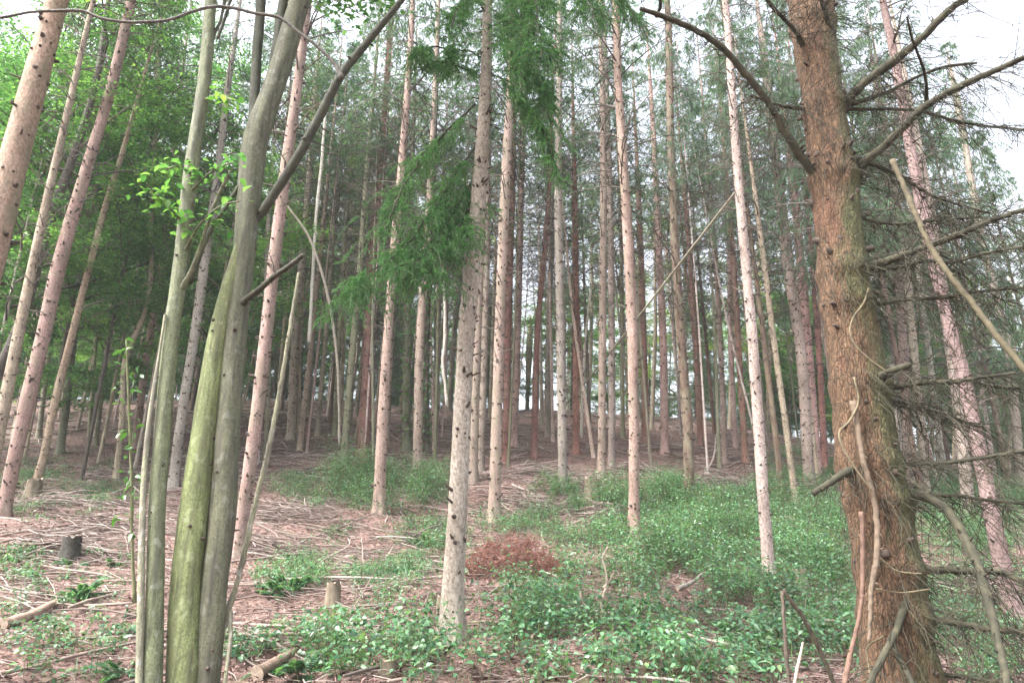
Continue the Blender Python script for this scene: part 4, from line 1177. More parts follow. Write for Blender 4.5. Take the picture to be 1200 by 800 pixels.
# ------------------------------------------------------------------ hanging spruce boughs of the central tree
croot, CP, CR, cbase = C2
def bough(pts, d0, d1, hang, n2, seed, spread=.45, needle=.019, mat=None, out=.5):
    n2 = int(n2 * 1.8)
    rng = np.random.default_rng(seed)
    K = smooth_line(curve3(pts, d0, d1), 24)
    P = K[:, :3] - cbase; R = np.maximum(K[:, 3], .003)
    P[2:] += np.cumsum(rng.normal(0, .012, (22, 3)), axis=0)
    mb = MB(); mb.tubes(P, R * .55, 6)
    o = obj("bough", mb.mesh("bough", M_MTWIG), croot)
    # side twigs: outwards then hanging
    s = rng.uniform(.12, 1, n2) * 22
    i = s.astype(int); f = (s - i)[:, None]
    B = P[i] * (1 - f) + P[np.minimum(i + 1, 23)] * f
    T = nrm(P[np.minimum(i + 1, 23)] - P[i])
    side = nrm(np.cross(T, np.array([0, 0, 1.0]))) * rng.choice([-1, 1], n2)[:, None]
    D = nrm(T * rng.uniform(.1, .9, n2)[:, None] + side * rng.uniform(.1, 1, n2)[:, None] * out / .5 + np.array([0, 0, 1.0]) * rng.uniform(-.6, .3, n2)[:, None])
    l = hang * rng.uniform(.3, 1.25, n2)
    t = np.linspace(0, 1, 7)
    A = B[:, None] + D[:, None] * (l[:, None] * (t - .35 * t ** 2)[None])[:, :, None] * spread / .45
    A[:, :, 2] -= (rng.uniform(.05, .75, n2) * l)[:, None] * t[None] ** 1.6
    A[:, 1:] += np.cumsum(rng.normal(0, .011, (n2, 6, 3)), axis=1)
    tw = MB()
    tw.tubes(A, .0035 * np.linspace(1.2, .6, 7)[None] * np.ones((n2, 1)), 3, 0)
    # tassels
    n3 = n2 * 10
    j = rng.integers(0, n2, n3); k = rng.integers(1, 7, n3)
    B3 = A[j, k]
    D3 = nrm(D[j] * .8 + rng.normal(0, .7, (n3, 3)) - np.array([0, 0, .45]))
    l3 = rng.uniform(.05, .30, n3) * rng.uniform(.4, 1, n3)
    t3 = np.linspace(0, 1, 4)
    A3 = B3[:, None] + D3[:, None] * (l3[:, None] * t3[None])[:, :, None]
    A3[:, :, 2] -= .3 * l3[:, None] * t3[None] ** 2
    tw.tubes(A3, .0018 * np.ones((n3, 4)), 3, 0)
    # needles
    def needles(A, per, ln):
        n, kk, _ = A.shape
        m = n * per
        jj = np.repeat(np.arange(n), per)
        s = rng.uniform(0, kk - 1.01, m); i = s.astype(int); f = (s - i)[:, None]
        Bn = A[jj, i] * (1 - f) + A[jj, i + 1] * f
        Tn = nrm(A[jj, i + 1] - A[jj, i])
        Dn = nrm(Tn * .75 + rng.normal(0, .6, (m, 3)))
        X = nrm(np.cross(Dn, rng.normal(0, 1, (m, 3)))) * .0038
        Ln = ln * rng.uniform(.7, 1.3, m)[:, None]
        V = np.stack([Bn - X, Bn + X, Bn + Dn * Ln], 1)
        tw.add(V.reshape(-1, 3), np.arange(m * 3).reshape(-1, 3), 1)
    needles(A, 80, needle * 1.15); needles(A3, 44, needle * 1.1)
    tag(obj("needle_sprays", tw.mesh("needle_sprays", [M_TWIG, mat or M_BOUGH], smooth=False), o), kind='stuff')
bough([(557, 122, 5), (540, 138, 5), (520, 158, 4.5), (495, 190, 4), (470, 232, 3.5), (452, 275, 3)], 7.5, 6.2, .5, 34, 1)
bough([(558, 170, 5), (535, 205, 4.5), (510, 250, 4), (480, 292, 3.5), (445, 325, 3), (402, 352, 2.5)], 7.5, 5.9, .48, 62, 2)
bough([(558, 215, 5), (540, 255, 4), (518, 285, 3.5), (490, 308, 3), (462, 322, 2.5)], 7.5, 6.1, .55, 52, 3)
bough([(560, 205, 4), (540, 235, 4), (520, 268, 3), (508, 300, 3), (500, 330, 2.5)], 7.5, 6.5, .55, 40, 4)
bough([(568, 70, 4), (550, 60, 4), (530, 54, 3.5), (508, 52, 3), (490, 56, 2.5)], 7.5, 6.4, .28, 20, 5)
bough([(568, 92, 4), (550, 78, 4), (528, 70, 3.5), (500, 76, 3)], 7.5, 6.6, .3, 16, 6)
bough([(572, -70, 5), (596, -62, 5), (622, -30, 4), (640, 20, 3.5), (648, 60, 3)], 7.5, 5.8, .55, 50, 7)
bough([(572, -50, 5), (588, -40, 5), (604, -5, 4), (612, 40, 3), (616, 80, 2.5)], 7.5, 6.0, .5, 42, 8)
bough([(570, 40, 5), (592, 44, 4.5), (620, 66, 4), (640, 105, 3.5), (650, 150, 3)], 7.5, 6.5, .42, 40, 9, out=.3)
bough([(570, 84, 4), (600, 98, 3.5), (630, 134, 3.5), (646, 175, 3), (654, 215, 2.5)], 7.5, 6.8, .34, 34, 10, out=.25)
bough([(572, -95, 5), (620, -90, 5), (662, -60, 4), (688, -12, 3), (700, 30, 2.5)], 7.5, 6.0, .6, 48, 11)
bough([(571, 10, 4), (588, 16, 4), (600, 45, 3), (606, 85, 2.5)], 7.5, 6.4, .4, 28, 12, out=.3)
bough([(572, -60, 5), (640, -70, 4.5), (690, -40, 4), (722, 0, 3), (735, 30, 2.5)], 7.6, 6.6, .55, 44, 13)
bough([(571, -20, 4), (556, -10, 4), (540, 10, 3.5), (528, 40, 3)], 7.5, 6.4, .4, 26, 14)

# ------------------------------------------------------------------ holly sapling
hp = hit(158, 705)
hs = thing("holly_sapling", "slender holly sapling with glossy dark green leaves left of the mossy stems", "sapling", hp)
hd = hp[1]
pts = [(158, 705, 4), (155, 640, 4), (154, 560, 3.5), (151, 480, 3), (148, 398, 2)]
branch(hs, pts, hd, hd - .2, M_STEM, "stem", hp, 6)
hm = MB(); hm.leaves(np.zeros((1, 3)), [[1, 0, 0]], [[0, 0, 1]], [.115], [.058], rich=True, fold=.22, droop=.25)
hme = hm.mesh("leaf", M_HOLLY)
K = smooth_line(curve3(pts, hd, hd - .2), 50)[:, :3] - hp
hr = np.random.default_rng(8)
for k in range(72):
    q = K[hr.integers(12, 50)] + hr.normal(0, .05, 3) * np.array([1.6, 1, .6])
    obj("leaf", hme, hs, loc=q, rot=(hr.normal(.35, .6), hr.normal(.2, .5), hr.uniform(0, 6.28)), scale=(hr.uniform(.7, 1.2),) * 3)

# ivy on two trunks
for key in ("dark grey trunk hung", "mossy green trunk below"):
    for lab, root, P, R in TREES:
        if lab.startswith(key):
            n = 500; ir = np.random.default_rng(len(key))
            h = ir.uniform(.2, 7, n); z = np.maximum.accumulate(P[:, 2])
            c = np.stack([np.interp(h, z, P[:, k]) for k in range(3)], 1); r = np.interp(h, z, R)
            az = ir.uniform(0, 6.28, n); D = np.stack([np.cos(az), np.sin(az), 0 * az], 1)
            mb = MB(); L = ir.uniform(.07, .13, n)
            mb.leaves(c + D * (r + ir.uniform(.0, .12, n))[:, None], ir.normal(0, 1, (n, 3)) - np.array([0, 0, .6]), D + ir.normal(0, .3, (n, 3)), L, L * .8)
            tag(obj("ivy", mb.mesh("ivy", M_HOLLY), root), kind='stuff')

# ------------------------------------------------------------------ stumps, logs
def stump(px, py, wpx, hpx, label, mat=None, lean=0, seed=1, name="tree_stump", top=True):
    rng = np.random.default_rng(seed)
    p = hit(px, py); t = p[1] / ray(px, py)[1]
    r = wpx * t / FPX / 2; hgt = hpx * t / FPX
    root = thing(name, label, "stump", p)
    sd = 18
    a = np.arange(sd) / sd * 2 * PI
    zs = np.array([-.12, 0, .12, .35, .6, .82, 1.0]) * np.array([1, 1] + [hgt] * 5)
    ring = []
    jag = rng.uniform(-.16, .1, sd) * hgt
    for k, zz in enumerate(zs):
        rr = r * (1 + .35 * math.exp(-max(zz, 0) / max(hgt * .25, .01))) * (1 + .09 * vnoise(np.stack([np.cos(a) * 2, np.sin(a) * 2, np.full(sd, k * .4 + seed * 3.3)], 1), 4))
        z2 = zz + (jag if k == len(zs) - 1 else 0)
        ring.append(np.stack([np.cos(a) * rr + lean * zz, np.sin(a) * rr, np.broadcast_to(z2, (sd,))], 1))
    V = np.concatenate(ring)
    K = len(zs)
    s = np.arange(sd); s2 = (s + 1) % sd
    F = np.concatenate([np.stack([k * sd + s, k * sd + s2, (k + 1) * sd + s2, (k + 1) * sd + s], 1) for k in range(K - 1)])
    mb = MB(); mb.add(V, F)
    obj("bark", mb.mesh("bark", mat or M_STUMP), root)
    c = ring[-1].mean(0) - np.array([0, 0, .02])
    V2 = np.concatenate([ring[-1] * np.array([.98, .98, 1]), [c]])
    mb = MB(); mb.add(V2, np.stack([s, s2, np.full(sd, sd)], 1))
    obj("broken_top", mb.mesh("broken_top", (M_CHAR if mat is M_CHAR else M_CUT)), root)
    return root
stump(389, 712, 17, 28, "small broken mossy stump in the litter between fern clumps, left of centre", seed=2)
stump(517, 746, 13, 46, "short upright mossy post at the foot of the pale central spruce", seed=3)
stump(80, 655, 20, 24, "round blackish stump on the left slope with a small fern before it", M_CHAR, seed=4)
stump(694, 584, 18, 24, "brownish stump standing left of the straight pinkish spruce", seed=5)
stump(772, 572, 10, 16, "low pale stump beside the bright moss patch right of the straight spruce", seed=6)
stump(131, 588, 14, 10, "low rotten stump under the sticks near the holly sapling", seed=7)
stump(36, 585, 16, 24, "green mossy stump at the foot of the thin leaning tree, far left", seed=8)
stump(497, 738, 12, 14, "dark little rotten stump left of the short mossy post", M_CHAR, seed=9)
stump(940, 690, 14, 22, "pale brown stump in the brambles left of the big trunk", seed=10)
stump(455, 790, 16, 16, "brownish stump sunk in leaves at the bottom edge, left of centre", seed=12)

def log_between(p, q, r, name, label, cat, color, lift=1.0, seed=1, bend=.05, mat=None, sides=10, cut=True, K=14, up=(0, 0)):
    rng = np.random.default_rng(seed)
    P0, Q0 = hit(*p), hit(*q)
    t = np.linspace(0, 1, K)[:, None]
    L = np.linalg.norm(Q0 - P0)
    A = P0 * (1 - t) + Q0 * t
    sidev = nrm(np.cross(Q0 - P0, np.array([0, 0, 1.0])))
    A = A + sidev * (np.sin(t * PI * rng.uniform(.8, 2.2)) * bend * L * rng.choice([-1, 1]))
    zz = ground(A[:, 0], A[:, 1])
    A[:, 2] = np.maximum(np.linspace(zz[0], zz[-1], K), 0.5 * (zz + np.linspace(zz[0], zz[-1], K))) + r * lift + np.linspace(up[0], up[1], K)
    rad = r * np.linspace(1, .6, K) * (1 + .12 * rng.normal(0, 1, K))
    root = thing(name, label, cat, A[0])
    mb = MB(); mb.tubes(A - A[0], rad, sides)
    if not cut:
        mb.tubes(np.stack([A[-1], A[-1] + (A[-1] - A[-2]) * .3]) - A[0], np.array([rad[-1], .0005]), sides)
        mb.tubes(np.stack([A[0], A[0] + (A[0] - A[1]) * .1]) - A[0], np.array([rad[0], .0005]), sides)
        for k in range(3):
            i = rng.integers(3, K - 2); D = nrm(rng.normal(0, 1, 3) * np.array([1, 1, .4]) + (A[-1] - A[0]) / L + np.array([0, 0, .35]))
            l = L * rng.uniform(.06, .2)
            mb.tubes(np.stack([A[i], A[i] + D * l * .5 + rng.normal(0, .02, 3), A[i] + D * l]) - A[0], np.array([rad[i] * .6, rad[i] * .45, rad[i] * .2]), 5)
    obj("wood", mb.mesh("wood", mat or M_STICK), root, color=color)
    if cut:
        for e, d in ((0, 1), (K - 1, K - 2)):
            T = nrm(A[e] - A[d]); U = nrm(np.cross(T, np.array([0, 0, 1.0]))); W = np.cross(T, U)
            a = np.arange(sides) / sides * 2 * PI
            ring = A[e] + (U[None] * np.cos(a)[:, None] + W[None] * np.sin(a)[:, None]) * rad[e] * 1.0 + T * .002
            mb = MB(); s = np.arange(sides)
            mb.add(np.concatenate([ring, [A[e] + T * .006]]) - A[0], np.stack([s, (s + 1) % sides, np.full(sides, sides)], 1))
            obj("cut_end", mb.mesh("cut_end", M_CUT), root)
    return root
PINKW, PALEW, GREYW, BRNW, DRKW = (.36, .25, .21), (.52, .44, .39), (.30, .26, .23), (.22, .155, .12), (.11, .085, .07)
log_between((2, 738), (70, 712), .055, "log", "short pinkish log with a cut end lying at the far left", "log", (.34, .24, .19), seed=1)
log_between((-10, 757), (42, 764), .03, "log", "dark thin log at the left edge below the pinkish log", "log", DRKW, seed=2)
log_between((20, 772), (86, 760), .022, "fallen_branch", "dark curved branch lying in leaves at lower left", "branch", DRKW, cut=False, seed=3, bend=.1)
log_between((-5, 634), (152, 613), .017, "fallen_branch", "long straight pale branch lying across the left slope", "branch", PINKW, cut=False, seed=4, bend=.01, up=(.05, .12))
log_between((106, 600), (150, 563), .02, "fallen_branch", "pale bent branch rising to the right near the holly sapling", "branch", PALEW, cut=False, seed=5)
log_between((158, 602), (160, 566), .014, "fallen_branch", "whitish branch standing on end right of the bent pale one", "branch", PALEW, cut=False, seed=6, up=(0, .12))
log_between((38, 602), (52, 574), .016, "fallen_branch", "white forked stick at the foot of the thin leaning tree", "branch", (.66, .6, .55), cut=False, seed=7, up=(0, .1))
log_between((440, 598), (456, 614), .02, "fallen_branch", "curved pale root branch right at the flaring foot of the slim spruce", "branch", PALEW, cut=False, seed=8, bend=.12)
log_between((300, 604), (398, 578), .018, "fallen_branch", "long grey branch left of the bramble patch", "branch", GREYW, cut=False, seed=9)
log_between((318, 612), (372, 590), .03, "log", "brown log lying in the stick heap right of the twin stems", "log", BRNW, seed=10)
log_between((300, 800), (340, 775), .06, "log", "thick dark brown log end among leaves at the bottom, right of the twin stems", "log", BRNW, seed=11)
log_between((700, 592), (738, 586), .10, "log", "dark hollow rotten log beside the straight pinkish spruce", "log", (.07, .06, .05), seed=12, mat=M_CHAR, lift=.7)
log_between((838, 562), (850, 600), .03, "fallen_branch", "pale broken branch pointing down the slope left of the pale slender spruce", "branch", PALEW, cut=False, seed=13)
log_between((826, 556), (848, 512), .025, "fallen_branch", "straight pale stick propped up the slope behind the dark brown trunk", "branch", PALEW, cut=False, seed=14, up=(0, .5), bend=.01)
log_between((735, 592), (795, 588), .03, "fallen_branch", "pale branch lying between the straight and the dark brown spruce", "branch", PINKW, cut=False, seed=15)
log_between((795, 702), (832, 688), .028, "log", "weathered grey log half hidden in the brambles right of centre", "log", GREYW, seed=16, up=(.08, .14))
log_between((640, 682), (672, 698), .012, "fallen_branch", "pale thin branch poking from the red brush heap", "branch", PALEW, cut=False, seed=17, up=(.1, .1))
log_between((600, 548), (662, 540), .03, "fallen_branch", "long pale pole lying level at mid slope behind the brambles", "branch", PALEW, cut=False, seed=18, bend=.01)
log_between((600, 570), (640, 590), .03, "log", "pale peeled log slanting down at mid slope right of the central trunk", "log", PALEW, seed=19)
log_between((400, 660), (414, 655), .07, "log", "pale pinkish wood chunk left of the low green weeds", "log", (.5, .36, .31), seed=20, lift=.5)
log_between((378, 672), (404, 640), .012, "fallen_branch", "thin bent white stick right behind the large fern clump", "branch", PALEW, cut=False, seed=21, up=(0, .12))

# broken sticks standing in front at right, bare twig in the brambles
lone_branch("broken_stick", "dark broken stick leaning right in the lower right foreground", "stick", [(982, 812, 6), (968, 778, 6), (950, 740, 6), (936, 715, 5.5), (924, 700, 6), (918, 690, 4)], 5.4, 5.2, M_SMOOTH, (.10, .085, .06))
lone_branch("broken_stick", "dark upright splintered stake beside the leaning broken stick", "stick", [(926, 812, 6), (922, 770, 5), (919, 730, 5), (917, 692, 5)], 5.3, 5.25, M_SMOOTH, (.11, .085, .07))
lone_branch("broken_stick", "pale bright splinter of wood at the foot of the dark stake", "stick", [(930, 806, 4), (935, 780, 4), (941, 752, 2.5)], 5.2, 5.2, M_STICK, (.6, .5, .42))
tw = lone_branch("bare_sapling", "bleached forked bare sapling standing in the brambles right of the red brush", "sapling", [(708, 760, 3.5), (706, 735, 3.2), (705, 705, 3), (711, 680, 3), (709, 665, 2.6), (706, 655, 2.4), (712, 640, 2)], 7.4, 7.3, M_STICK, (.55, .45, .36))
tb = at(708, 760, 7.4)
branch(tw, [(706, 738, 3), (697, 722, 3), (690, 714, 2.8), (681, 702, 2.5), (680, 690, 2)], 7.38, 7.2, M_STICK, "branch", tb, 5, color=(.55, .45, .36))
branch(tw, [(707, 688, 2.5), (716, 678, 2.2), (719, 668, 1.8)], 7.38, 7.3, M_STICK, "branch", tb, 5, color=(.55, .45, .36))

# red brown heap of dead conifer brush
bp = hit(602, 672)
rr = np.random.default_rng(31)
n = 900
u = rr.uniform(-1, 1, (n, 2))
q = np.stack([u[:, 0] * .78, u[:, 1] * .45, np.zeros(n)], 1)
q[:, 2] = ground(q[:, 0] + bp[0], q[:, 1] + bp[1]) - bp[2] + rr.uniform(0, .55, n) * (1 - u[:, 0] ** 2) * (1 - .5 * u[:, 1] ** 2)
D = nrm(rr.normal(0, 1, (n, 3)) * np.array([1, 1, .45]) + np.array([0, -.2, .1]))
l = rr.uniform(.1, .34, n)
A = q[:, None] + D[:, None] * (l[:, None] * np.linspace(-.5, .5, 4)[None])[:, :, None]
A[:, 1:3] += rr.normal(0, .015, (n, 2, 3))
mb = MB(); mb.tubes(A, .004 * np.linspace(1.3, .5, 4)[None] * np.ones((n, 1)), 3)
br_ = thing("brush_heap", "heap of rust red dead conifer brush among the brambles right of the central trunk", "brush", bp)
tag(obj("twigs", mb.mesh("twigs", M_RED), br_), kind='stuff')
m = n * 14
j = np.repeat(np.arange(n), 14); s = rr.uniform(-.5, .5, m)[:, None]
B = q[j] + D[j] * l[j][:, None] * s
mb = MB(); L = rr.uniform(.03, .06, m)
mb.leaves(B, D[j] + rr.normal(0, .5, (m, 3)), rr.normal(0, 1, (m, 3)), L, L * .10, droop=.03)
tag(obj("dead_needles", mb.mesh("dead_needles", M_RED), br_), kind='stuff')

# heaps of lopped branches
hrng = np.random.default_rng(64)
for px, py, wm, label in ((62, 592, 1.3, "tangled heap of lopped branches at the foot of the leaning trunks, far left"),
                          (118, 622, 1.2, "loose heap of pale lopped branches below the holly sapling"),
                          (345, 606, 1.5, "big heap of pale brushwood right behind the twin mossy stems"),
                          (318, 648, .9, "small heap of white sticks right of the bare leaning stem"),
                          (385, 562, 1.6, "long heap of brushwood on the slope below the red barked trunk"),
                          (470, 546, 1.7, "heap of lopped branches between the red trunk and the bramble patch"),
                          (640, 556, 1.6, "heap of long pale branches on the middle slope right of centre"),
                          (622, 596, 1.1, "brushwood heap at the upper edge of the brambles, right of the second central trunk"),
                          (708, 606, 1.0, "heap of sticks against the dark hollow rotten log"),
                          (760, 556, 1.6, "brushwood heap behind the dark brown spruce on the bare slope"),
                          (845, 566, 1.2, "broken branches heaped left of the pale slender spruce on the slope"),
                          (150, 560, 1.6, "long low heap of branches in the shade behind the holly sapling"),
                          (240, 545, 1.7, "branches heaped behind the mossy stems at left"),
                          (545, 520, 2.0, "brushwood heap high on the slope behind the central trunk"),
                          (1150, 700, 1.0, "grey heap of dead twigs right of the big trunk near the leaning spruce"),
                          (60, 650, .9, "scattered heap of thin sticks left of the round blackish stump")):
    p = hit(px, py); n = 80
    q = hrng.normal(0, .42, (n, 2)) * np.array([wm, wm * .55])
    a = hrng.normal(hrng.normal(0, .25), .5, n); l = hrng.uniform(.4, 1.5, n) * (.6 + .35 * wm)
    t5 = np.linspace(-.5, .5, 6)
    A = np.stack([q[:, :1] + np.cos(a)[:, None] * l[:, None] * t5, q[:, 1:] + np.sin(a)[:, None] * l[:, None] * t5, np.zeros((n, 6))], 2)
    A[:, :, :2] += hrng.normal(0, .025, (n, 6, 2))
    A[:, :, 2] = ground(A[:, :, 0] + p[0], A[:, :, 1] + p[1]) - p[2] + (hrng.uniform(0, .3, n) * np.exp(-(q ** 2).sum(1) / (.5 * wm) ** 2))[:, None] + .012 + hrng.normal(0, .012, (n, 6)) + .2 * t5 * hrng.normal(0, .5, n)[:, None]
    mb = MB(); mb.tubes(A, hrng.uniform(.005, .017, n)[:, None] * np.array([[1, .95, .85, .7, .5, .15]]), 5)
    root = thing("brushwood_heap", label, "brushwood", p)
    tag(obj("branches", mb.mesh("branches", M_LTWIG), root), kind='stuff')

# ------------------------------------------------------------------ loose sticks on the slope, one object each
srng = np.random.default_rng(42)
STK = []
for k in range(34):
    L = srng.uniform(.5, 2.4) if k > 8 else srng.uniform(1.8, 3.6)
    r = .006 + .0085 * L * srng.uniform(.5, 1.1)
    K = 9
    t = np.linspace(0, 1, K)
    P = np.stack([(t - .5) * L, np.sin(t * PI * srng.uniform(.7, 2.4) + srng.uniform(0, 3)) * L * srng.uniform(.01, .06), np.abs(np.sin(t * 5 + k)) * .015], 1)
    P[:, 1:] += srng.normal(0, .006, (K, 2))
    R = r * np.linspace(1, .35, K); R[-1] = .001; R[0] *= .9
    P = np.concatenate([[P[0] - np.array([.004, 0, 0])], P]); R = np.concatenate([[.001], R])
    mb = MB(); mb.tubes(P, R, 6)
    for q in range(int(srng.integers(0, 4))):
        i = srng.integers(3, K - 1)
        a = srng.choice([-1, 1]) * srng.uniform(.4, 1.0)
        l = L * srng.uniform(.1, .3)
        D = np.array([math.cos(a), math.sin(a), srng.uniform(0, .35)])
        mb.tubes(np.stack([P[i], P[i] + D * l * .5 + srng.normal(0, .01, 3), P[i] + D * l]), np.array([R[i] * .6, R[i] * .45, .001]), 4)
    STK.append((mb.mesh("wood", M_STICK), L, r))
def zone(px, py):
    if px < 175: return "on the left slope" if py > 590 else "in the shade at the far left"
    if px < 420: return "right of the twin mossy stems" if py > 590 else "on the slope left of the red trunk"
    if px < 590: return "around the foot of the central trunk" if py > 600 else "on the slope behind the bramble patch"
    if px < 900: return "in the brambles right of centre" if py > 605 else "on the bare middle slope"
    return "near the big brown trunk at right"
placed = 0
tries = 0
while placed < 262 and tries < 6000:
    tries += 1
    px = srng.uniform(-10, 1210); py = srng.uniform(478, 800)
    wgt = 1.0
    if px > 560 and py > 605: wgt = .10
    if px > 900: wgt = .35 if py < 700 else .3
    if px < 420 and 540 < py < 690: wgt = 1.0
    if py < 540: wgt = .6
    elif px < 560 and py > 690: wgt = .3
    if srng.uniform() > wgt: continue
    p = hit(px, py)
    if p[1] > 40: continue
    me, L, r = STK[int(srng.integers(len(STK)))]
    sc = srng.uniform(.6, 1.1)
    yaw = srng.normal(0, .55) + (PI if srng.uniform() < .5 else 0)
    if srng.uniform() < .3: yaw = srng.uniform(0, 6.28)
    dx, dy = math.cos(yaw) * L * sc / 2, math.sin(yaw) * L * sc / 2
    z0, z1 = g1(p[0] - dx, p[1] - dy), g1(p[0] + dx, p[1] + dy)
    zm = max((z0 + z1) / 2, g1(p[0], p[1]) - .02)
    pitch = -math.atan2(z1 - z0, L * sc)
    tn, colr = (("pale pinkish", (.36, .275, .24)), ("grey brown", (.2, .165, .145)), ("bleached whitish", (.50, .44, .40)))[int(srng.choice([0, 0, 1, 1, 2]))]
    f = srng.uniform(.85, 1.12)
    zn = zone(px, py)
    o = obj("fallen_stick", me, None, loc=(p[0], p[1], zm + r * .9 + .008), rot=(srng.uniform(0, 6.28), pitch + srng.normal(0, .03), yaw), scale=(sc,) * 3,
            color=tuple(np.array(colr) * f))
    o.rotation_mode = 'XYZ'
    tag(o, f"{tn} fallen stick lying {zn}", "stick", f"{tn} sticks {zn}")
    placed += 1

# ------------------------------------------------------------------ litter (nobody could count it)
lr = np.random.default_rng(9)
def scatter(n, ymin=1.6, ymax=24, power=1.6, xk=.85):
    y = ymin + (ymax - ymin) * lr.uniform(0, 1, n) ** power
    x = lr.uniform(-1, 1, n) * (y * xk + 1.0)
    return x, y
n = 105000
x, y = scatter(n, ymax=30)
P = np.stack([x, y, ground(x, y) + lr.uniform(.0, .045, n)], 1)
D = lr.normal(0, 1, (n, 3)) * np.array([1, 1, .35]); L = lr.uniform(.02, .062, n)
mb = MB(); mb.leaves(P, D, np.array([0, 0, 1.0]) + lr.normal(0, .45, (n, 3)), L, L * lr.uniform(.2, .6, n), fold=.25, droop=.2)
tag(obj("leaf_litter", mb.mesh("leaf_litter", M_LITTER)), kind='stuff')
n = 15000
x, y = scatter(n, ymax=30, power=1.4)
P = np.stack([x, y, ground(x, y) + lr.uniform(.002, .035, n)], 1)
a = lr.normal(0, .7, n); D = np.stack([np.cos(a), np.sin(a), lr.normal(.0, .12, n)], 1)
D[:, 2] += (ground(x + D[:, 0] * .1, y + D[:, 1] * .1) - ground(x, y)) / .1
l = lr.uniform(.08, .5, n)
A = P[:, None] + D[:, None] * (l[:, None] * np.linspace(-.5, .5, 3)[None])[:, :, None]
A[:, 1] += lr.normal(0, .02, (n, 3)) * l[:, None] * 2
mb = MB(); mb.tubes(A, (lr.uniform(.0025, .008, n))[:, None] * np.array([[1, .8, .3]]), 3)
nb_ = 15000
yb = 7 + 33 * lr.uniform(0, 1, nb_) ** .9; xb = lr.uniform(-1, 1, nb_) * (yb * .85 + 1)
cl = vnoise(np.stack([xb * .55, yb * .55, 0 * xb], 1), 31) + .5 * vnoise(np.stack([xb * 1.7, yb * 1.7, 0 * xb], 1), 32)
kk = lr.uniform(-.5, .6, nb_) < cl + .05
xb, yb = xb[kk], yb[kk]; nb_ = len(xb)
a = lr.normal(0, .45, nb_); a = np.where(lr.uniform(0, 1, nb_) < .2, lr.uniform(0, 6.28, nb_), a)
l = lr.uniform(.3, 1.5, nb_)
t5 = np.linspace(-.5, .5, 5)
A = np.stack([xb[:, None] + np.cos(a)[:, None] * l[:, None] * t5, yb[:, None] + np.sin(a)[:, None] * l[:, None] * t5, np.zeros((nb_, 5))], 2)
A[:, :, :2] += lr.normal(0, .018, (nb_, 5, 2))
A[:, :, 2] = ground(A[:, :, 0], A[:, :, 1]) + lr.uniform(.005, .09, nb_)[:, None] + lr.normal(0, .012, (nb_, 5)) + .06 * t5 * lr.normal(0, 1, nb_)[:, None]
mb.tubes(A, (lr.uniform(.004, .012, nb_) * np.clip(yb / 13, .8, 1.8))[:, None] * np.array([[1, .9, .8, .6, .25]]), 4)
tag(obj("twig_litter", mb.mesh("twig_litter", M_LTWIG)), kind='stuff')

# ------------------------------------------------------------------ undergrowth
COVER = [  # px, py, rx, ry, plants per m2, height, leaf size
    (830, 610, 190, 38, 60, .42, .06), (690, 620, 130, 32, 42, .25, .055), (760, 690, 200, 60, 42, .3, .065), (640, 745, 120, 70, 50, .3, .07),
    (830, 760, 190, 70, 46, .3, .07), (960, 640, 70, 60, 50, .42, .065), (960, 740, 60, 60, 34, .3, .065), (620, 700, 60, 40, 32, .25, .06),
    (455, 578, 80, 26, 60, .5, .06), (375, 575, 60, 22, 22, .2, .05), (505, 632, 40, 24, 46, .3, .06), (450, 665, 45, 45, 46, .09, .045),
    (340, 682, 44, 22, 40, .2, .05), (350, 775, 95, 30, 46, .24, .075), (520, 775, 70, 40, 46, .28, .075), (95, 695, 40, 24, 40, .18, .055),
    (130, 662, 30, 16, 30, .12, .05), (60, 575, 110, 32, 22, .12, .045), (80, 775, 100, 30, 16, .12, .06), (650, 586, 34, 16, 44, .25, .055),
    (790, 570, 36, 12, 60, .08, .04), (865, 572, 34, 14, 50, .1, .045), (940, 550, 50, 26, 34, .2, .05), (910, 505, 50, 14, 36, .2, .05),
    (1130, 615, 90, 42, 46, .32, .06), (1150, 720, 80, 60, 22, .2, .055), (1130, 780, 80, 40, 34, .22, .06), (1000, 780, 40, 40, 26, .25, .065),
    (410, 632, 40, 14, 24, .12, .045), (20, 690, 30, 40, 22, .15, .06), (570, 655, 40, 30, 26, .2, .055), (30, 650, 40, 14, 12, .1, .05),
    (130, 740, 36, 22, 14, .14, .07), (540, 700, 60, 30, 14, .12, .05), (1110, 560, 80, 20, 24, .25, .06)]
ur = np.random.default_rng(19)
n = 160000
y = 4.6 + 22 * ur.uniform(0, 1, n) ** 1.25
x = ur.uniform(-1, 1, n) * (y * .88 + .8)
dA = 1 / (n / 1.0)
P = np.stack([x, y, ground(x, y)], 1)
px, py, fd = project(P)
dens = np.zeros(n); hh = np.zeros(n); ll = np.full(n, .05)
for cx, cy, rx, ry, de, he, le in COVER:
    e = ((px - cx) / rx) ** 2 + ((py - cy) / ry) ** 2
    w_ = de * np.clip(1.35 - e, 0, 1) ** .7
    up = w_ > dens
    dens = np.where(up, w_, dens); hh = np.where(up, he, hh); ll = np.where(up, le, ll)
clump = .5 + .5 * vnoise(P * np.array([1.5, 1.5, 0]) + 4.2, 12) + .35 * vnoise(P * np.array([4, 4, 0]), 13)
for cx, cy, rx, ry in ((603, 668, 78, 40), (520, 738, 44, 26), (565, 715, 40, 26), (425, 645, 30, 26), (700, 700, 26, 14), (800, 695, 36, 14), (700, 655, 40, 12)):
    dens = dens * np.clip(((px - cx) / rx) ** 2 + ((py - cy) / ry) ** 2 - .35, 0.02, 1)
mound = .5 + .6 * vnoise(P * np.array([.75, .75, 0]) + 9.1, 14)
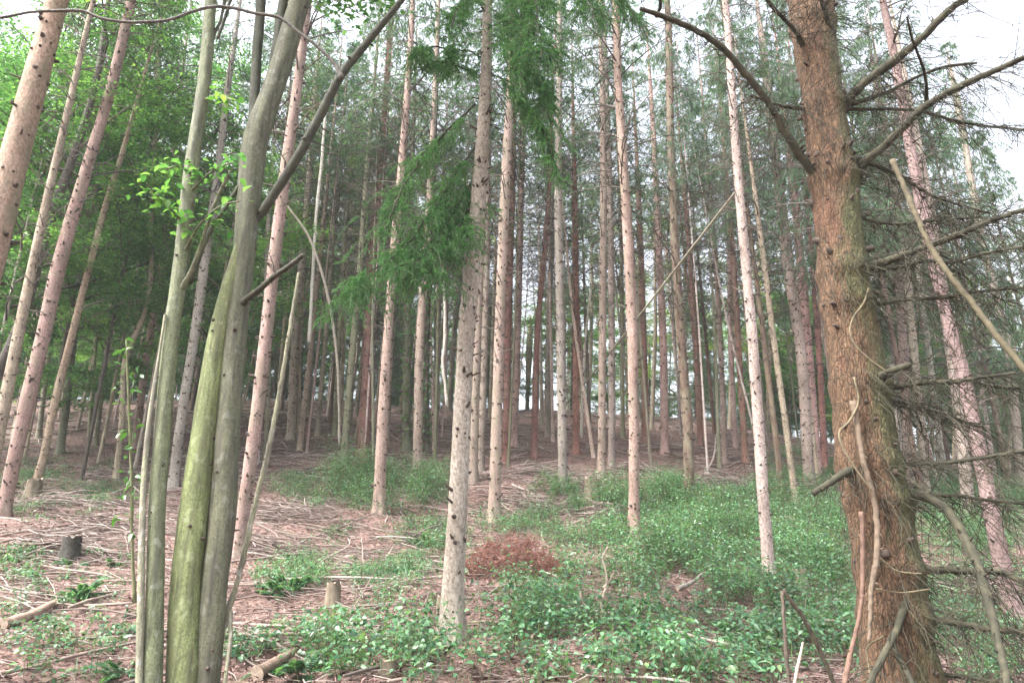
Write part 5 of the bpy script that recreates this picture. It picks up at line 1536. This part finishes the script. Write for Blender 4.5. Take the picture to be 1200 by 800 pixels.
dens = dens * 2.5 * np.clip(clump * 2.1 - .35, 0.0, 1.5) * np.clip(.35 + mound, .2, 1.2) + .5
# local sampling density of the candidate points (per square metre)
pdf_y = (1 / 1.25) * ((y - 4.6) / 22 + 1e-6) ** (1 / 1.25 - 1) / 22
cand = n * pdf_y / (2 * (y * .88 + .8))
keep = ur.uniform(0, 1, n) < dens / cand
P, hh, ll, clump = P[keep], (hh * np.clip(.35 + 1.35 * mound, .3, 1.8))[keep], ll[keep], clump[keep]
hh = np.maximum(hh, .06)
np_ = len(P)
H = hh * ur.uniform(.4, 1.25, np_) * np.clip(.5 + clump, .4, 1.3)
lean = ur.normal(0, .22, (np_, 2))
T = P + np.stack([lean[:, 0] * H, lean[:, 1] * H, H], 1)
ug = MB()
ug.tubes(np.stack([P, T], 1), np.stack([.0035 + 0 * H, .0018 + 0 * H], 1), 3, 0)
per = 17
j = np.repeat(np.arange(np_), per)
s = np.sqrt(ur.uniform(.08, 1, np_ * per))[:, None]
az = ur.uniform(0, 6.28, np_ * per)
reach = (.03 + .28 * H[j] * ur.uniform(.1, 1, np_ * per))
B = P[j] * (1 - s) + T[j] * s + np.stack([np.cos(az) * reach, np.sin(az) * reach, ur.normal(.01, .02, np_ * per)], 1)
D = np.stack([np.cos(az), np.sin(az), ur.normal(-.12, .3, np_ * per)], 1)
Nn = np.array([0, -.12, 1.0]) + ur.normal(0, .42, (np_ * per, 3))
L = ll[j] * ur.uniform(.35, .92, np_ * per)
sp = ur.uniform(0, 1, np_)
spl = np.where(sp < .18, 1.5, np.where(sp < .4, .7, 1.0))[j]; spw = np.where(sp < .18, .42, np.where(sp < .4, .9, .66))[j]
L = L * spl
near = P[j][:, 1] < 9.5
ug.leaves(B[near], D[near], Nn[near], L[near], L[near] * spw[near], 1, rich=True, fold=.14, droop=.2)
ug.leaves(B[~near], D[~near], Nn[~near], L[~near] * 1.1, L[~near] * 1.1 * spw[~near], 1, fold=.14, droop=.2)
ng = 9000
gi = ur.integers(0, np_, ng)
GB = P[gi] + ur.normal(0, .12, (ng, 3)) * np.array([1, 1, 0]); GB[:, 2] = ground(GB[:, 0], GB[:, 1])
GD = ur.normal(0, .45, (ng, 3)); GD[:, 2] = 1
GL = ur.uniform(.1, .34, ng)
ug.leaves(GB, GD, ur.normal(0, 1, (ng, 3)), GL, np.full(ng, .009), 1, fold=.1, droop=.02)
tag(obj("undergrowth", ug.mesh("undergrowth", [M_STEM, M_HERB])), kind='stuff')
print("UNDERGROWTH plants", np_)

# fern clumps one can point at
fr = np.random.default_rng(3)
def frond_mesh(L=.5, seed=0):
    rng = np.random.default_rng(seed)
    t = np.linspace(0, 1, 9)
    P = np.stack([L * (t - .18 * t ** 2), 0 * t, L * (.75 * t - .72 * t ** 2)], 1)
    mb = MB(); mb.tubes(P, .0035 * np.linspace(1, .3, 9), 3, 0)
    s = np.repeat(np.linspace(.14, .99, 20), 2); side = np.tile([1, -1], 20)
    k = s * 8; k0 = np.clip(k.astype(int), 0, 7); f = (k - k0)[:, None]
    B = P[k0] * (1 - f) + P[k0 + 1] * f; Tn = nrm(P[k0 + 1] - P[k0])
    D = np.stack([0 * s + .28, side, 0 * s - .12], 1) + Tn * .25
    ln = L * .26 * np.sin(np.clip(s, 0, 1) * PI * .85 + .35) * (1.05 - s * .5)
    mb.leaves(B, D, np.array([-.2, 0, 1.0]) + rng.normal(0, .1, (40, 3)), ln, ln * .34, 1, fold=.1, droop=.25)
    return mb.mesh("frond", [M_STEM, M_HERB])
FR = [frond_mesh(.5, 1), frond_mesh(.42, 2)]
def fern(px, py, k, sc, label):
    p = hit(px, py)
    r = thing("fern", label, "fern", p)
    for q in range(k):
        obj("frond", FR[q % 2], r, loc=(fr.normal(0, .03), fr.normal(0, .03), -.01), rot=(fr.normal(0, .15), fr.normal(-.15, .25), q / k * 6.28 + fr.normal(0, .25)), scale=(sc * fr.uniform(.75, 1.15),) * 3)
fern(340, 692, 16, 1.0, "large green fern clump on the litter right of the twin stems")
fern(322, 697, 12, .8, "smaller fern touching the left side of the large fern clump")
fern(84, 662, 9, .55, "small bright fern sprouting before the round blackish stump")
fern(96, 703, 16, .9, "broad green fern in the litter of the left foreground")
fern(134, 664, 10, .6, "small fern left of the mossy stem at mid height of the slope")
fern(500, 640, 14, .9, "dark green fern patch left behind the pale central trunk")
fern(812, 655, 12, .8, "fern in the brambles beneath the dark brown trunk")
fern(345, 792, 14, 1.0, "lush fern at the bottom edge right of the twin stems")
fern(140, 795, 10, .7, "low fern at the bottom edge left of the mossy stem")
fern(1110, 588, 12, 1.0, "fern right behind the curved mossy branch of the big trunk")


# ------------------------------------------------------------------ thin haze volume, added to veil and pale the distance
hz = bpy.data.materials.new("added_haze")
hz.use_nodes = True
t = hz.node_tree; t.nodes.clear()
pv = t.nodes.new('ShaderNodeVolumePrincipled'); pv.inputs['Color'].default_value = (.86, .96, 1, 1); pv.inputs['Density'].default_value = .0009
ou = t.nodes.new('ShaderNodeOutputMaterial'); t.links.new(pv.outputs[0], ou.inputs['Volume'])
mb = MB()
x0, x1, y0, y1, z0, z1 = -470, 470, -300, 500, -80, 45
V = np.array([[x0, y0, z0], [x1, y0, z0], [x1, y1, z0], [x0, y1, z0], [x0, y0, z1], [x1, y0, z1], [x1, y1, z1], [x0, y1, z1]], float)
mb.add(V, [[0, 3, 2, 1], [4, 5, 6, 7], [0, 1, 5, 4], [1, 2, 6, 5], [2, 3, 7, 6], [3, 0, 4, 7]])
tag(obj("haze", mb.mesh("haze", hz, smooth=False)), kind='stuff')
S.cycles.volume_bounces = 1
